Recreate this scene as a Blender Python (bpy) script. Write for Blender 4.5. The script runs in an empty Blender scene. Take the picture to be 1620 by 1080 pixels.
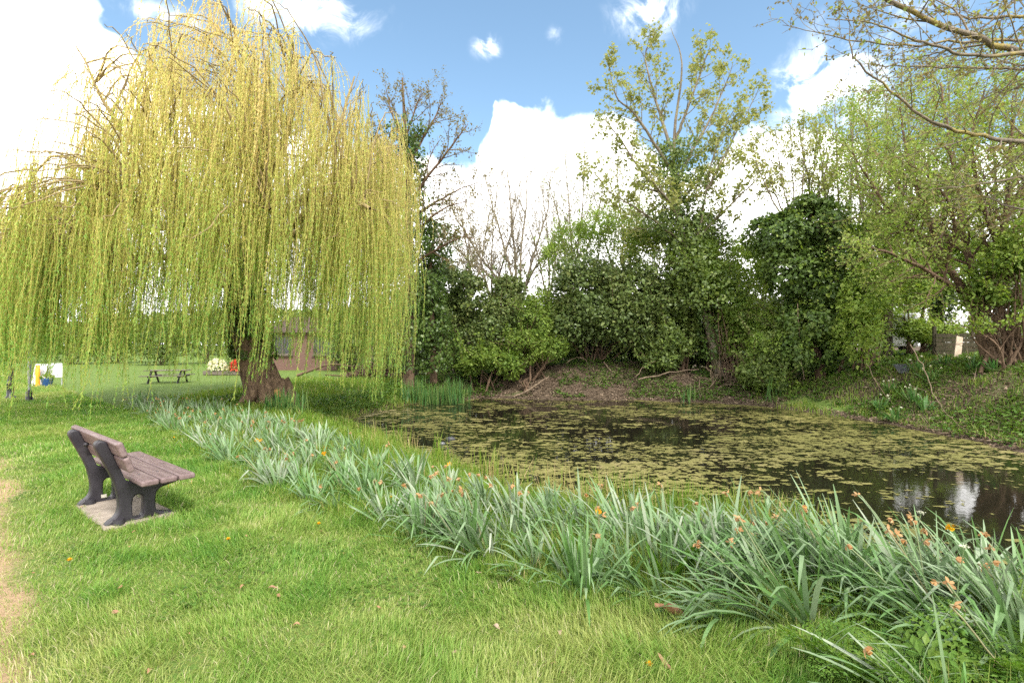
import bpy, bmesh, math, random
import numpy as np
from mathutils import Vector, Matrix

# ------------------------------------------------------------------ camera, sky, sun, exposure
SC = bpy.context.scene
COL = SC.collection
EYE = 1.6
cam_d = bpy.data.cameras.new("camera")
cam_d.sensor_width = 36.0
cam_d.lens = 18.0
cam_d.clip_start = 0.05
cam_d.clip_end = 2000.0
cam = bpy.data.objects.new("camera", cam_d)
cam.location = (0, 0, EYE)
cam.rotation_euler = (math.radians(90.35), 0, 0)
COL.objects.link(cam)
SC.camera = cam

SUN_EL, SUN_AZ = math.radians(50), math.radians(152)      # azimuth clockwise from +Y (the view direction)
SKY_STRENGTH, CLOUD_STRENGTH, SUN_STRENGTH = 0.066, 0.76, 1.35
SC.view_settings.view_transform = 'Standard'
SC.view_settings.look = 'None'
SC.view_settings.gamma = 1.0
SC.view_settings.exposure = 2.12
SC.cycles.max_bounces = 6
SC.cycles.diffuse_bounces = 3
SC.cycles.glossy_bounces = 3
SC.cycles.transmission_bounces = 4
SC.cycles.transparent_max_bounces = 4
SC.cycles.use_adaptive_sampling = True
SC.cycles.adaptive_threshold = 0.015
SC.cycles.use_denoising = False
SC.cycles.sample_clamp_indirect = 6.0


class NT:
    """Small helper to write node trees."""
    def __init__(self, tree):
        self.t = tree

    def n(self, typ, **kw):
        nd = self.t.nodes.new(typ)
        for k, v in kw.items():
            setattr(nd, k, v)
        return nd

    def link(self, a, b):
        self.t.links.new(a, b)

    def _in(self, sock, v):
        if isinstance(v, bpy.types.NodeSocket):
            self.link(v, sock)
        else:
            sock.default_value = v

    def math(self, op, a, b=0.0, c=None, clamp=False):
        nd = self.n('ShaderNodeMath', operation=op, use_clamp=clamp)
        self._in(nd.inputs[0], a)
        self._in(nd.inputs[1], b)
        if c is not None:
            self._in(nd.inputs[2], c)
        return nd.outputs[0]

    def smooth(self, v, lo, hi):
        nd = self.n('ShaderNodeMapRange', interpolation_type='SMOOTHSTEP')
        self._in(nd.inputs['Value'], v)
        self._in(nd.inputs['From Min'], lo)
        self._in(nd.inputs['From Max'], hi)
        return nd.outputs['Result']

    def noise(self, vec, scale, detail=4.0, rough=0.55, dist=0.0):
        nd = self.n('ShaderNodeTexNoise')
        if vec is not None:
            self.link(vec, nd.inputs['Vector'])
        nd.inputs['Scale'].default_value = scale
        nd.inputs['Detail'].default_value = detail
        nd.inputs['Roughness'].default_value = rough
        nd.inputs['Distortion'].default_value = dist
        return nd.outputs['Fac']

    def mix(self, fac, a, b):
        nd = self.n('ShaderNodeMix', data_type='RGBA')
        self._in(nd.inputs['Factor'], fac)
        self._in(nd.inputs['A'], a if isinstance(a, bpy.types.NodeSocket) else (*a, 1.0))
        self._in(nd.inputs['B'], b if isinstance(b, bpy.types.NodeSocket) else (*b, 1.0))
        return nd.outputs['Result']

    def ramp(self, fac, stops):
        nd = self.n('ShaderNodeValToRGB')
        cr = nd.color_ramp
        while len(cr.elements) < len(stops):
            cr.elements.new(0.5)
        for e, (p, c) in zip(cr.elements, stops):
            e.position = p
            e.color = (*c, 1.0)
        self._in(nd.inputs[0], fac)
        return nd.outputs['Color']


def build_world():
    w = bpy.data.worlds.new("World")
    SC.world = w
    w.use_nodes = True
    w.node_tree.nodes.clear()
    g = NT(w.node_tree)
    sky = g.n('ShaderNodeTexSky', sky_type='NISHITA')
    sky.sun_disc = False
    sky.sun_elevation = SUN_EL
    sky.sun_rotation = SUN_AZ
    sky.air_density = 1.0
    sky.dust_density = 0.8
    sky.ozone_density = 0.9
    tc = g.n('ShaderNodeTexCoord').outputs['Generated']
    sep = g.n('ShaderNodeSeparateXYZ')
    g.link(tc, sep.inputs[0])
    az = g.math('ARCTAN2', sep.outputs[0], sep.outputs[1])
    el = g.math('ARCSINE', sep.outputs[2])
    # the big cumulus bank: its upper edge as a function of azimuth (degrees), read off the photograph
    top = [(-180, 40), (-110, 48), (-70, 45), (-48, 36), (-40.5, 31), (-38.6, 27.4), (-36.5, 24.6), (-32, 22.4), (-26, 21.2), (-19, 20.2), (-12, 19.4),
           (-5.6, 19.6), (-4.4, 20.0), (-3.0, 21.2), (-2.3, 23.6), (-1.0, 25.0), (3, 25.4), (6.5, 24.9), (10, 24.3), (13, 23.2), (16, 20.5), (19, 18.0), (22, 19.0),
           (25, 21.4), (28, 20.6), (31, 19.6), (36, 17), (45, 16), (60, 24), (90, 44), (130, 50), (180, 40)]
    fc = g.n('ShaderNodeFloatCurve')
    cv = fc.mapping.curves[0]
    pts = [((a + 180) / 360, e / 90) for a, e in top]
    while len(cv.points) < len(pts):
        cv.points.new(0.5, 0.5)
    for p, (a, e) in zip(cv.points, pts):
        p.location = (a, e)
        p.handle_type = 'AUTO'
    fc.mapping.update()
    wob = g.math('MULTIPLY', g.math('SUBTRACT', g.noise(tc, 11.0, 3.0, 0.5), 0.5), 0.10)
    an = g.math('MULTIPLY_ADD', g.math('ADD', az, wob), 0.5 / math.pi, 0.5)
    g.link(an, fc.inputs['Value'])
    edge = g.math('MULTIPLY', fc.outputs[0], math.pi / 2)
    n1 = g.noise(tc, 14.0, 8.0, 0.52, 0.25)
    n2 = g.noise(tc, 5.0, 4.0, 0.5)
    d = g.math('SUBTRACT', edge, el)
    d = g.math('ADD', d, g.math('MULTIPLY', g.math('SUBTRACT', n1, 0.5), 0.11))
    cum = g.smooth(d, -0.008, 0.020)
    # loose wisps higher up
    tot = None
    for a0, e0, ra, re, s in ((-22.5, 31.4, 7.0, 2.0, 1.0), (15.0, 32.2, 3.6, 1.9, 1.0), (-34, 28.0, 4.0, 1.0, .7), (-2.8, 30.2, 1.5, 1.0, .95), (32.2, 22.6, 4.6, 4.4, .8), (4.8, 31.2, 1.0, 0.9, .35),
                              (29.4, 23.8, 2.2, 1.8, .6), (37, 27, 6, 3, .35), (60, 38, 14, 9, .8)):
        dx = g.math('DIVIDE', g.math('SUBTRACT', az, math.radians(a0)), math.radians(ra))
        dy = g.math('DIVIDE', g.math('SUBTRACT', el, math.radians(e0)), math.radians(re))
        r2 = g.math('ADD', g.math('MULTIPLY', dx, dx), g.math('MULTIPLY', dy, dy))
        v = g.math('MULTIPLY', g.math('EXPONENT', g.math('MULTIPLY', r2, -1.0)), s)
        tot = v if tot is None else g.math('ADD', tot, v)
    nw = g.noise(tc, 17.0, 8.0, 0.62, 0.6)
    wis = g.smooth(g.math('MULTIPLY', g.math('MINIMUM', tot, 1.0), g.math('MULTIPLY_ADD', nw, 4.2, -1.55)), 0.05, 1.0)
    # broken cover over the rest of the dome, behind the camera and overhead
    back = g.smooth(g.math('ABSOLUTE', az), 1.0, 1.5)
    high = g.smooth(el, 0.78, 1.05)
    cov = g.math('MULTIPLY', g.smooth(n2, 0.40, 0.60), g.math('MAXIMUM', back, high))
    mask = g.math('MAXIMUM', g.math('MAXIMUM', cum, g.math('MULTIPLY', wis, 0.85)), g.math('MULTIPLY', cov, 0.95))
    shade = g.math('MULTIPLY_ADD', g.noise(tc, 7.0, 6.0, 0.55, 0.3), 0.5, 0.72)
    b1 = g.n('ShaderNodeBackground')
    hs = g.n('ShaderNodeHueSaturation')
    hs.inputs['Saturation'].default_value = 1.0
    hs.inputs['Hue'].default_value = 0.487
    g.link(sky.outputs[0], hs.inputs['Color'])
    g.link(hs.outputs[0], b1.inputs[0])
    b1.inputs[1].default_value = SKY_STRENGTH
    b2 = g.n('ShaderNodeBackground')
    b2.inputs[0].default_value = (1.0, 0.985, 0.965, 1)
    g.link(g.math('MULTIPLY', shade, CLOUD_STRENGTH), b2.inputs[1])
    mx = g.n('ShaderNodeMixShader')
    g.link(mask, mx.inputs[0])
    g.link(b1.outputs[0], mx.inputs[1])
    g.link(b2.outputs[0], mx.inputs[2])
    out = g.n('ShaderNodeOutputWorld')
    g.link(mx.outputs[0], out.inputs[0])


build_world()
sd = bpy.data.lights.new("sun", 'SUN')
sd.energy = SUN_STRENGTH
sd.angle = math.radians(11)
sd.color = (1.0, 0.95, 0.87)
so = bpy.data.objects.new("sun", sd)
sdir = Vector((math.sin(SUN_AZ) * math.cos(SUN_EL), math.cos(SUN_AZ) * math.cos(SUN_EL), math.sin(SUN_EL)))
so.rotation_euler = sdir.to_track_quat('Z', 'Y').to_euler()
so.location = sdir * 50
COL.objects.link(so)

# ------------------------------------------------------------------ numeric helpers


def rs(seed):
    return np.random.default_rng(seed)


def _hash(i, j, k, seed):
    h = (i.astype(np.int64) * 374761393 + j.astype(np.int64) * 668265263 + k.astype(np.int64) * 2147483647 + seed * 974634777) & 0xFFFFFFFF
    h = ((h ^ (h >> 13)) * 1274126177) & 0xFFFFFFFF
    h = ((h ^ (h >> 15)) * 2246822519) & 0xFFFFFFFF
    return ((h ^ (h >> 16)) & 0xFFFFFF) / float(0xFFFFFF)


def noise3(x, y, z, seed=0):
    x, y, z = np.broadcast_arrays(np.asarray(x, float), np.asarray(y, float), np.asarray(z, float))
    xi, yi, zi = np.floor(x), np.floor(y), np.floor(z)
    fx, fy, fz = x - xi, y - yi, z - zi
    fx, fy, fz = fx * fx * (3 - 2 * fx), fy * fy * (3 - 2 * fy), fz * fz * (3 - 2 * fz)
    r = 0
    for dx in (0, 1):
        wx = fx if dx else 1 - fx
        for dy in (0, 1):
            wy = fy if dy else 1 - fy
            for dz in (0, 1):
                wz = fz if dz else 1 - fz
                r = r + wx * wy * wz * _hash(xi + dx, yi + dy, zi + dz, seed)
    return r


def noise2(x, y, seed=0):
    x, y = np.broadcast_arrays(np.asarray(x, float), np.asarray(y, float))
    xi, yi = np.floor(x), np.floor(y)
    fx, fy = x - xi, y - yi
    fx, fy = fx * fx * (3 - 2 * fx), fy * fy * (3 - 2 * fy)
    z = np.zeros_like(xi)
    return ((1 - fx) * (1 - fy) * _hash(xi, yi, z, seed) + fx * (1 - fy) * _hash(xi + 1, yi, z, seed)
            + (1 - fx) * fy * _hash(xi, yi + 1, z, seed) + fx * fy * _hash(xi + 1, yi + 1, z, seed))


def fbm(x, y, seed=0, octv=4):
    r, a, s = 0.0, 0.5, 1.0
    for o in range(octv):
        r = r + a * noise2(np.asarray(x) * s + 17.3 * o, np.asarray(y) * s - 9.1 * o, seed + o)
        a *= 0.5
        s *= 2.03
    return r / (1 - 0.5 ** octv)


def sstep(a, b, v):
    t = np.clip((np.asarray(v, float) - a) / (b - a), 0, 1)
    return t * t * (3 - 2 * t)


def unit(v):
    v = np.asarray(v, float)
    return v / np.maximum(np.linalg.norm(v, axis=-1, keepdims=True), 1e-9)


F_PX, HOR = 810.0, 545.0      # survey of the photograph: focal length in its pixels, its horizon row


def at(px, py, d):
    """World point seen at a pixel of the photograph, d metres deep."""
    return np.array([(px - 810.0) / F_PX * d, d, EYE - (py - HOR) / F_PX * d])


def gnd(px, py, z=0.0):
    d = (EYE - z) * F_PX / (py - HOR)
    return np.array([(px - 810.0) / F_PX * d, d, z])


# ------------------------------------------------------------------ objects
ORG = {}


def _props(o, label=None, cat=None, group=None, kind=None):
    if label:
        o['label'] = label
    if cat:
        o['category'] = cat
    if group:
        o['group'] = group
    if kind:
        o['kind'] = kind
    return o


def thing(name, label, cat, loc, rotz=0.0, group=None, kind=None):
    o = bpy.data.objects.new(name, None)
    o.empty_display_size = 0.2
    COL.objects.link(o)
    o.location = tuple(float(v) for v in loc)
    o.rotation_euler = (0, 0, rotz)
    ORG[o.name] = np.array(loc, float)
    return _props(o, label, cat, group, kind)


def mesh_data(name, V, Fs, mats, tint=None, midx=None, smooth=True, attrs=None):
    V = np.asarray(V, np.float32)
    if isinstance(Fs, np.ndarray):
        Fs = [Fs]
    Fs = [np.asarray(f, np.int32) for f in Fs if len(f)]
    me = bpy.data.meshes.new(name)
    me.vertices.add(len(V))
    me.vertices.foreach_set('co', V.ravel())
    nl = sum(f.size for f in Fs)
    npoly = sum(len(f) for f in Fs)
    me.loops.add(nl)
    me.polygons.add(npoly)
    me.loops.foreach_set('vertex_index', np.concatenate([f.ravel() for f in Fs]))
    tot = np.concatenate([np.full(len(f), f.shape[1], np.int32) for f in Fs])
    st = np.zeros(npoly, np.int32)
    st[1:] = np.cumsum(tot)[:-1]
    me.polygons.foreach_set('loop_start', st)
    if midx is not None:
        me.polygons.foreach_set('material_index', np.asarray(midx, np.int32))
    me.polygons.foreach_set('use_smooth', np.full(npoly, bool(smooth)))
    for m in (mats if isinstance(mats, (list, tuple)) else [mats]):
        me.materials.append(m)
    at_ = dict(attrs or {})
    if tint is not None:
        at_['tint'] = tint
    for k, v in at_.items():
        a = me.attributes.new(k, 'FLOAT', 'POINT')
        a.data.foreach_set('value', np.asarray(v, np.float32))
    me.update(calc_edges=True)
    return me


def obj(name, V, Fs, mats, parent=None, tint=None, midx=None, smooth=True, attrs=None, local=False, loc=None):
    V = np.asarray(V, float)
    if parent is not None and not local:
        V = V - ORG[parent.name]
    if parent is None and loc is not None and not local:
        V = V - np.asarray(loc, float)
    o = bpy.data.objects.new(name, mesh_data(name, V, Fs, mats, tint, midx, smooth, attrs))
    COL.objects.link(o)
    if parent is not None:
        o.parent = parent
        ORG[o.name] = ORG[parent.name]
    else:
        if loc is not None:
            o.location = tuple(float(v) for v in loc)
        ORG[o.name] = np.zeros(3) if loc is None else np.array(loc, float)
    return o


def bm_obj(name, bm, mats, parent=None, smooth=False, loc=None):
    """Links a bmesh (already in its parent's own space) as one mesh object."""
    me = bpy.data.meshes.new(name)
    bm.normal_update()
    bm.to_mesh(me)
    bm.free()
    for m in (mats if isinstance(mats, (list, tuple)) else [mats]):
        me.materials.append(m)
    if smooth:
        me.polygons.foreach_set('use_smooth', np.ones(len(me.polygons), bool))
    o = bpy.data.objects.new(name, me)
    COL.objects.link(o)
    if parent is not None:
        o.parent = parent
        ORG[o.name] = ORG[parent.name]
    elif loc is not None:
        o.location = tuple(float(v) for v in loc)
        ORG[o.name] = np.array(loc, float)
    return o


def add_box(bm, c, s, rot=None, bevel=0.0, segs=2, mi=0):
    M = Matrix.Translation(Vector(c))
    if rot is not None:
        M = M @ rot.to_4x4()
    r = bmesh.ops.create_cube(bm, size=1.0, matrix=M @ Matrix.Diagonal((*s, 1.0)))
    vs = r['verts']
    fs = set()
    for v in vs:
        fs.update(v.link_faces)
    for f in fs:
        f.material_index = mi
    if bevel > 0:
        es = set()
        for v in vs:
            es.update(v.link_edges)
        bmesh.ops.bevel(bm, geom=list(es), offset=bevel, segments=segs, affect='EDGES', profile=0.5)


def merge(parts):
    """[(V, [F...]), ...] -> V, [F...] grouped by face size."""
    Vs, by, off = [], {}, 0
    for V, Fs in parts:
        if len(V) == 0:
            continue
        Vs.append(np.asarray(V))
        for f in (Fs if isinstance(Fs, list) else [Fs]):
            if len(f):
                by.setdefault(f.shape[1], []).append(np.asarray(f) + off)
        off += len(V)
    return np.concatenate(Vs), [np.concatenate(v) for v in by.values()]


def tube_batch(P, R, sides=5):
    """P (n,m,3) polylines, R (n,m) radii -> tubes with closed tips."""
    P = np.asarray(P, float)
    R = np.asarray(R, float)
    n, m, _ = P.shape
    T = np.empty_like(P)
    T[:, 1:-1] = P[:, 2:] - P[:, :-2]
    T[:, 0] = P[:, 1] - P[:, 0]
    T[:, -1] = P[:, -1] - P[:, -2]
    T = unit(T)
    main = unit(P[:, -1] - P[:, 0])
    ref = np.where(np.abs(main[:, 2:3]) < 0.8, np.array([[0, 0, 1.0]]), np.array([[1.0, 0.13, 0]]))
    A = unit(np.cross(T, ref[:, None, :]))
    B = np.cross(T, A)
    a = np.arange(sides) * 2 * math.pi / sides
    V = P[:, :, None, :] + R[:, :, None, None] * (A[:, :, None, :] * np.cos(a)[None, None, :, None] + B[:, :, None, :] * np.sin(a)[None, None, :, None])
    idx = np.arange(n * m * sides).reshape(n, m, sides)
    q = np.stack([idx[:, :-1, :], np.roll(idx, -1, 2)[:, :-1, :], np.roll(idx, -1, 2)[:, 1:, :], idx[:, 1:, :]], -1).reshape(-1, 4)
    return V.reshape(-1, 3), q


def tubes(lines, sides=6):
    """lines: [(pts, radii)] of any lengths."""
    by = {}
    for p, r in lines:
        by.setdefault(len(p), []).append((p, r))
    parts = []
    for m, ls in by.items():
        if m < 2:
            continue
        V, q = tube_batch(np.array([l[0] for l in ls]), np.array([l[1] for l in ls]), sides)
        parts.append((V, [q]))
    return merge(parts)


def leaf_mesh(P, D, N, L, W, shape='diamond', fold=0.15):
    """n leaves: base P, axis D, normal N, length L, width W."""
    P = np.asarray(P, float)
    n = len(P)
    D = unit(D)
    S = unit(np.cross(D, N))
    N = np.cross(S, D)
    L = np.broadcast_to(np.asarray(L, float), (n,))[:, None]
    W = np.broadcast_to(np.asarray(W, float), (n,))[:, None]
    if shape == 'diamond':
        V = np.stack([P, P + D * L * .45 + S * W * .5 + N * W * fold, P + D * L, P + D * L * .45 - S * W * .5 + N * W * fold], 1)
        k = 4
    elif shape == 'oval':
        up = N * W * fold
        V = np.stack([P, P + D * L * .28 + S * W * .46 + up, P + D * L * .68 + S * W * .40 + up, P + D * L,
                      P + D * L * .68 - S * W * .40 + up, P + D * L * .28 - S * W * .46 + up], 1)
        k = 6
    else:  # lobed: a maple or ivy leaf of five points
        up = N * W * fold
        V = np.stack([P, P + D * L * .12 + S * W * .40, P + D * L * .34 + S * W * .24 + up * .5, P + D * L * .58 + S * W * .52 + up, P + D * L * .66 + S * W * .18,
                      P + D * L, P + D * L * .66 - S * W * .18, P + D * L * .58 - S * W * .52 + up, P + D * L * .34 - S * W * .24 + up * .5, P + D * L * .12 - S * W * .40], 1)
        k = 10
    return V.reshape(-1, 3), np.arange(n * k).reshape(n, k), k


def path(rng, p, d, L, nseg, wander=0.15, up=0.0):
    pts = [np.array(p, float)]
    d = unit(np.array(d, float))
    for _ in range(nseg):
        d = unit(d + rng.normal(0, wander, 3) + np.array([0, 0, up]))
        pts.append(pts[-1] + d * L / nseg)
    return np.array(pts)


def catmull(pts, k=4):
    pts = np.asarray(pts, float)
    P = np.vstack([2 * pts[0] - pts[1], pts, 2 * pts[-1] - pts[-2]])
    out = []
    for i in range(1, len(P) - 2):
        for j in range(k):
            t = j / k
            out.append(0.5 * ((2 * P[i]) + (-P[i - 1] + P[i + 1]) * t + (2 * P[i - 1] - 5 * P[i] + 4 * P[i + 1] - P[i + 2]) * t * t
                              + (-P[i - 1] + 3 * P[i] - 3 * P[i + 1] + P[i + 2]) * t ** 3))
    out.append(P[-2])
    return np.array(out)


def limb(rng, pts, r0, r1, k=4, jit=0.03):
    c = catmull(pts, k)
    L = np.linalg.norm(c[-1] - c[0])
    if len(c) > 2:
        c[1:-1] += rng.normal(0, jit * L / len(c), (len(c) - 2, 3))
    t = np.linspace(0, 1, len(c))
    return c, r0 + (r1 - r0) * t ** 0.85


def grow(rng, parents, n, length, angle=(35, 60), t0=0.25, rr=0.5, wander=0.12, up=0.03, nseg=5, taper=0.25, lenfall=0.5, rmin=0.003):
    """Side branches on every parent line."""
    out = []
    for pts, rad in parents:
        m = len(pts)
        seglen = np.linalg.norm(np.diff(pts, axis=0), axis=1)
        cum = np.concatenate([[0], np.cumsum(seglen)])
        tot = cum[-1]
        cnt = n(tot) if callable(n) else n
        phi = rng.uniform(0, 6.28)
        for i in range(int(cnt)):
            t = t0 + (1 - t0) * (i + rng.uniform(0, 1)) / max(cnt, 1)
            s = min(t, 0.999) * tot
            j = min(np.searchsorted(cum, s) - 1, m - 2)
            j = max(j, 0)
            f = (s - cum[j]) / max(seglen[j], 1e-6)
            p = pts[j] + (pts[j + 1] - pts[j]) * f
            r = rad[j] + (rad[j + 1] - rad[j]) * f
            T = unit(pts[j + 1] - pts[j])
            phi += 2.4 + rng.normal(0, 0.5)
            a = unit(np.cross(T, [0.31, 0.2, 0.93] if abs(T[2]) < 0.9 else [1, 0.1, 0]))
            b = np.cross(T, a)
            ang = math.radians(rng.uniform(*angle))
            d = T * math.cos(ang) + (a * math.cos(phi) + b * math.sin(phi)) * math.sin(ang)
            L = rng.uniform(*length) * (1 - lenfall * t)
            q = path(rng, p, d, L, nseg, wander, up)
            r0 = max(min(r * rr, r * 0.9), rmin)
            out.append((q, np.linspace(r0, max(r0 * taper, rmin * .6), nseg + 1)))
    return out


def on_lines(rng, lines, n, t0=0.2):
    """n random points on polylines, weighted by length: positions, tangents, radii."""
    A, B, Rr = [], [], []
    for p, r in lines:
        m = len(p)
        k = int(t0 * (m - 1))
        A.append(p[k:-1])
        B.append(p[k + 1:])
        Rr.append(r[k:-1])
    A, B, Rr = np.concatenate(A), np.concatenate(B), np.concatenate(Rr)
    w = np.linalg.norm(B - A, axis=1)
    i = rng.choice(len(A), n, p=w / w.sum())
    f = rng.uniform(0, 1, (n, 1))
    return A[i] + (B[i] - A[i]) * f, unit(B[i] - A[i]), Rr[i]


def rdir(rng, n):
    return unit(rng.normal(0, 1, (n, 3)))


def blob_leaves(rng, blobs, n, size, shape='oval', gap=0.30, thick=0.45, rough=0.45, freq=1.3, droop=0.25, asp=0.6, seed=3, ncl=0.55):
    """Leaves spread through the outer shell of overlapping lobes with gaps; returns V, F, tint."""
    blobs = np.asarray(blobs, float)
    C, R = blobs[:, :3], blobs[:, 3:6]
    w = (R[:, 0] * R[:, 2] + R[:, 1] * R[:, 2] + R[:, 0] * R[:, 1])
    over = 1.0 / max(0.25, 1.0 - gap * 1.3)
    m = int(n * over * 1.15)
    i = rng.choice(len(C), m, p=w / w.sum())
    d = rdir(rng, m)
    d[:, 2] = np.where((d[:, 2] < -0.5) & (rng.random(m) < .6), -d[:, 2], d[:, 2])
    c, r = C[i], R[i]
    S0 = c + d * r
    f = noise3(S0[:, 0] * freq, S0[:, 1] * freq, S0[:, 2] * freq, seed) + 0.5 * noise3(S0[:, 0] * freq * 2.7, S0[:, 1] * freq * 2.7, S0[:, 2] * freq * 2.7, seed + 5)
    rad = 1 + rough * (f / 1.5 - 0.5) * 2
    dep = 1 - thick * rng.random(m) ** 1.4
    P = c + d * r * (rad * dep)[:, None]
    g = noise3(P[:, 0] * 2.1, P[:, 1] * 2.1, P[:, 2] * 2.1, seed + 11)
    keep = (g > gap) | (rng.random(m) < 0.12)
    P, d = P[keep], d[keep]
    if len(P) > n:
        P, d = P[:n], d[:n]
    k = len(P)
    D = rdir(rng, k) + d * 0.5 + np.array([0, 0, -droop])
    N = d + rng.normal(0, ncl, (k, 3)) + np.array([0, 0, 0.45])
    L = size * np.clip(rng.lognormal(-.1, .38, k), .35, 1.9)
    V, F, kk = leaf_mesh(P, D, N, L, L * asp * rng.uniform(.75, 1.2, k), shape)
    ti = np.clip(0.5 + 0.55 * (noise3(P[:, 0] * .9, P[:, 1] * .9, P[:, 2] * .9, seed + 23) - .5) + rng.normal(0, .22, k), 0, 1)
    return V, F, np.repeat(ti, kk)


def twig_leaves(rng, lines, n, size, shape='oval', asp=0.5, spread=0.05, droop=0.3, t0=0.3, cluster=1, tint=(0.5, 0.25)):
    """Leaves set along twigs (in small clusters)."""
    P, T, _ = on_lines(rng, lines, max(1, n // cluster), t0)
    P = np.repeat(P, cluster, 0)
    T = np.repeat(T, cluster, 0)
    k = len(P)
    P = P + rng.normal(0, spread, (k, 3))
    D = T * 0.5 + rdir(rng, k) + np.array([0, 0, -droop])
    N = rng.normal(0, .7, (k, 3)) + np.array([0, 0, 0.8])
    L = size * rng.uniform(0.6, 1.35, k)
    V, F, kk = leaf_mesh(P, D, N, L, L * asp, shape)
    ti = np.clip(rng.normal(tint[0], tint[1], k), 0, 1)
    return V, F, np.repeat(ti, kk)


def ivy_leaves(rng, lines, n, size, thick, z0=-9, z1=99, seed=2, gap=.25):
    P, T, R = on_lines(rng, lines, int(n * 1.8), 0.0)
    o = rdir(rng, len(P))
    o = unit(o - T * np.sum(o * T, 1, keepdims=True))
    f = noise3(P[:, 0] * 1.7 + o[:, 0], P[:, 1] * 1.7 + o[:, 1], P[:, 2] * 1.7, seed)
    off = R + thick * (0.12 + 1.25 * f) * rng.random(len(P)) ** .6
    P = P + o * off[:, None]
    g = noise3(P[:, 0] * 3, P[:, 1] * 3, P[:, 2] * 3, seed + 3)
    k = (P[:, 2] > z0) & (P[:, 2] < z1) & (g > gap)
    P, o = P[k][:n], o[k][:n]
    D = rdir(rng, len(P)) * .8 + o * .4 + np.array([0, 0, -.5])
    N = o + rng.normal(0, .45, o.shape) + np.array([0, 0, .35])
    L = size * rng.uniform(.6, 1.3, len(P))
    V, F, kk = leaf_mesh(P, D, N, L, L * .85, 'lobed', .08)
    return V, F, np.repeat(np.clip(rng.normal(.45, .25, len(P)), 0, 1), kk)


def blades(P, L, W, az, bend, tw, tint):
    """Grass blades of two pieces."""
    n = len(P)
    h = np.stack([np.cos(az), np.sin(az), np.zeros(n)], 1)
    s = np.stack([np.cos(az + tw), np.sin(az + tw), np.zeros(n)], 1) * (W / 2)[:, None]
    up = np.array([0, 0, 1.0])
    zt = np.sqrt(np.maximum(1 - bend ** 2, 0.03))
    mid = P + h * (L * bend * .33)[:, None] + up * (L * zt * .62)[:, None]
    tip = P + h * (L * bend)[:, None] + up * (L * zt)[:, None]
    V = np.stack([P - s, P + s, mid - s * .75, mid + s * .75, tip], 1).reshape(-1, 3)
    b = np.arange(n)[:, None] * 5
    return V, [b + np.array([[0, 1, 3, 2]]), b + np.array([[2, 3, 4]])], np.repeat(tint, 5)


def straps(rng, P, D, L, W, grav, m=7, wprof=None, kink=None):
    """Strap leaves that arch under their own weight. Returns V, F."""
    n = len(P)
    D = unit(D)
    pts = [P]
    d = D.copy()
    for j in range(m):
        g = grav * (0.25 + 1.5 * (j / m) ** 1.6)
        d = unit(d + np.array([0, 0, -1.0]) * g[:, None])
        if kink is not None:
            kk = kink & (j == m - 2)
            d = np.where(kk[:, None], unit(d * np.array([1, 1, .2]) + np.array([0, 0, -.9])), d)
        pts.append(pts[-1] + d * (L / m)[:, None])
    Q = np.stack(pts, 1)
    hz = D.copy()
    hz[:, 2] = 0
    hz = unit(hz + rng.normal(0, .15, hz.shape) * np.array([1, 1, 0]))
    ph = rng.normal(0, .5, n)
    s0 = np.stack([-hz[:, 1], hz[:, 0], np.zeros(n)], 1)
    s = s0 * np.cos(ph)[:, None] + hz * np.sin(ph)[:, None]
    prof = np.array(wprof if wprof is not None else [.75, 1, 1, 1, .95, .85, .6, .12])[:m + 1]
    wv = s[:, None, :] * (W[:, None] * prof[None, :] / 2)[..., None]
    V = np.stack([Q - wv, Q + wv], 2)
    idx = np.arange(n * (m + 1) * 2).reshape(n, m + 1, 2)
    F = np.stack([idx[:, :-1, 0], idx[:, :-1, 1], idx[:, 1:, 1], idx[:, 1:, 0]], -1).reshape(-1, 4)
    return V.reshape(-1, 3), F, Q


# ------------------------------------------------------------------ materials
def new_mat(name):
    m = bpy.data.materials.new(name)
    m.use_nodes = True
    m.node_tree.nodes.clear()
    return m, NT(m.node_tree)


def leaf_mat(name, cols, trans=0.35, rough=0.5, spec=0.35, tcol=None):
    """Leaf: colour ramp over each leaf's own tint, gloss on top, light let through."""
    m, g = new_mat(name)
    a = g.n('ShaderNodeAttribute', attribute_name='tint')
    stops = [(i / (len(cols) - 1), c) for i, c in enumerate(cols)]
    c = g.ramp(a.outputs['Fac'], stops)
    p = g.n('ShaderNodeBsdfPrincipled')
    g.link(c, p.inputs['Base Color'])
    p.inputs['Roughness'].default_value = rough
    p.inputs['Specular IOR Level'].default_value = spec
    t = g.n('ShaderNodeBsdfTranslucent')
    hs = g.n('ShaderNodeHueSaturation')
    hs.inputs['Saturation'].default_value = 1.1
    hs.inputs['Value'].default_value = 1.25
    hs.inputs['Hue'].default_value = 0.49
    g.link(c, hs.inputs['Color'])
    g.link(hs.outputs[0], t.inputs[0])
    mx = g.n('ShaderNodeMixShader')
    mx.inputs[0].default_value = trans
    g.link(p.outputs[0], mx.inputs[1])
    g.link(t.outputs[0], mx.inputs[2])
    o = g.n('ShaderNodeOutputMaterial')
    g.link(mx.outputs[0], o.inputs[0])
    return m


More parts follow.
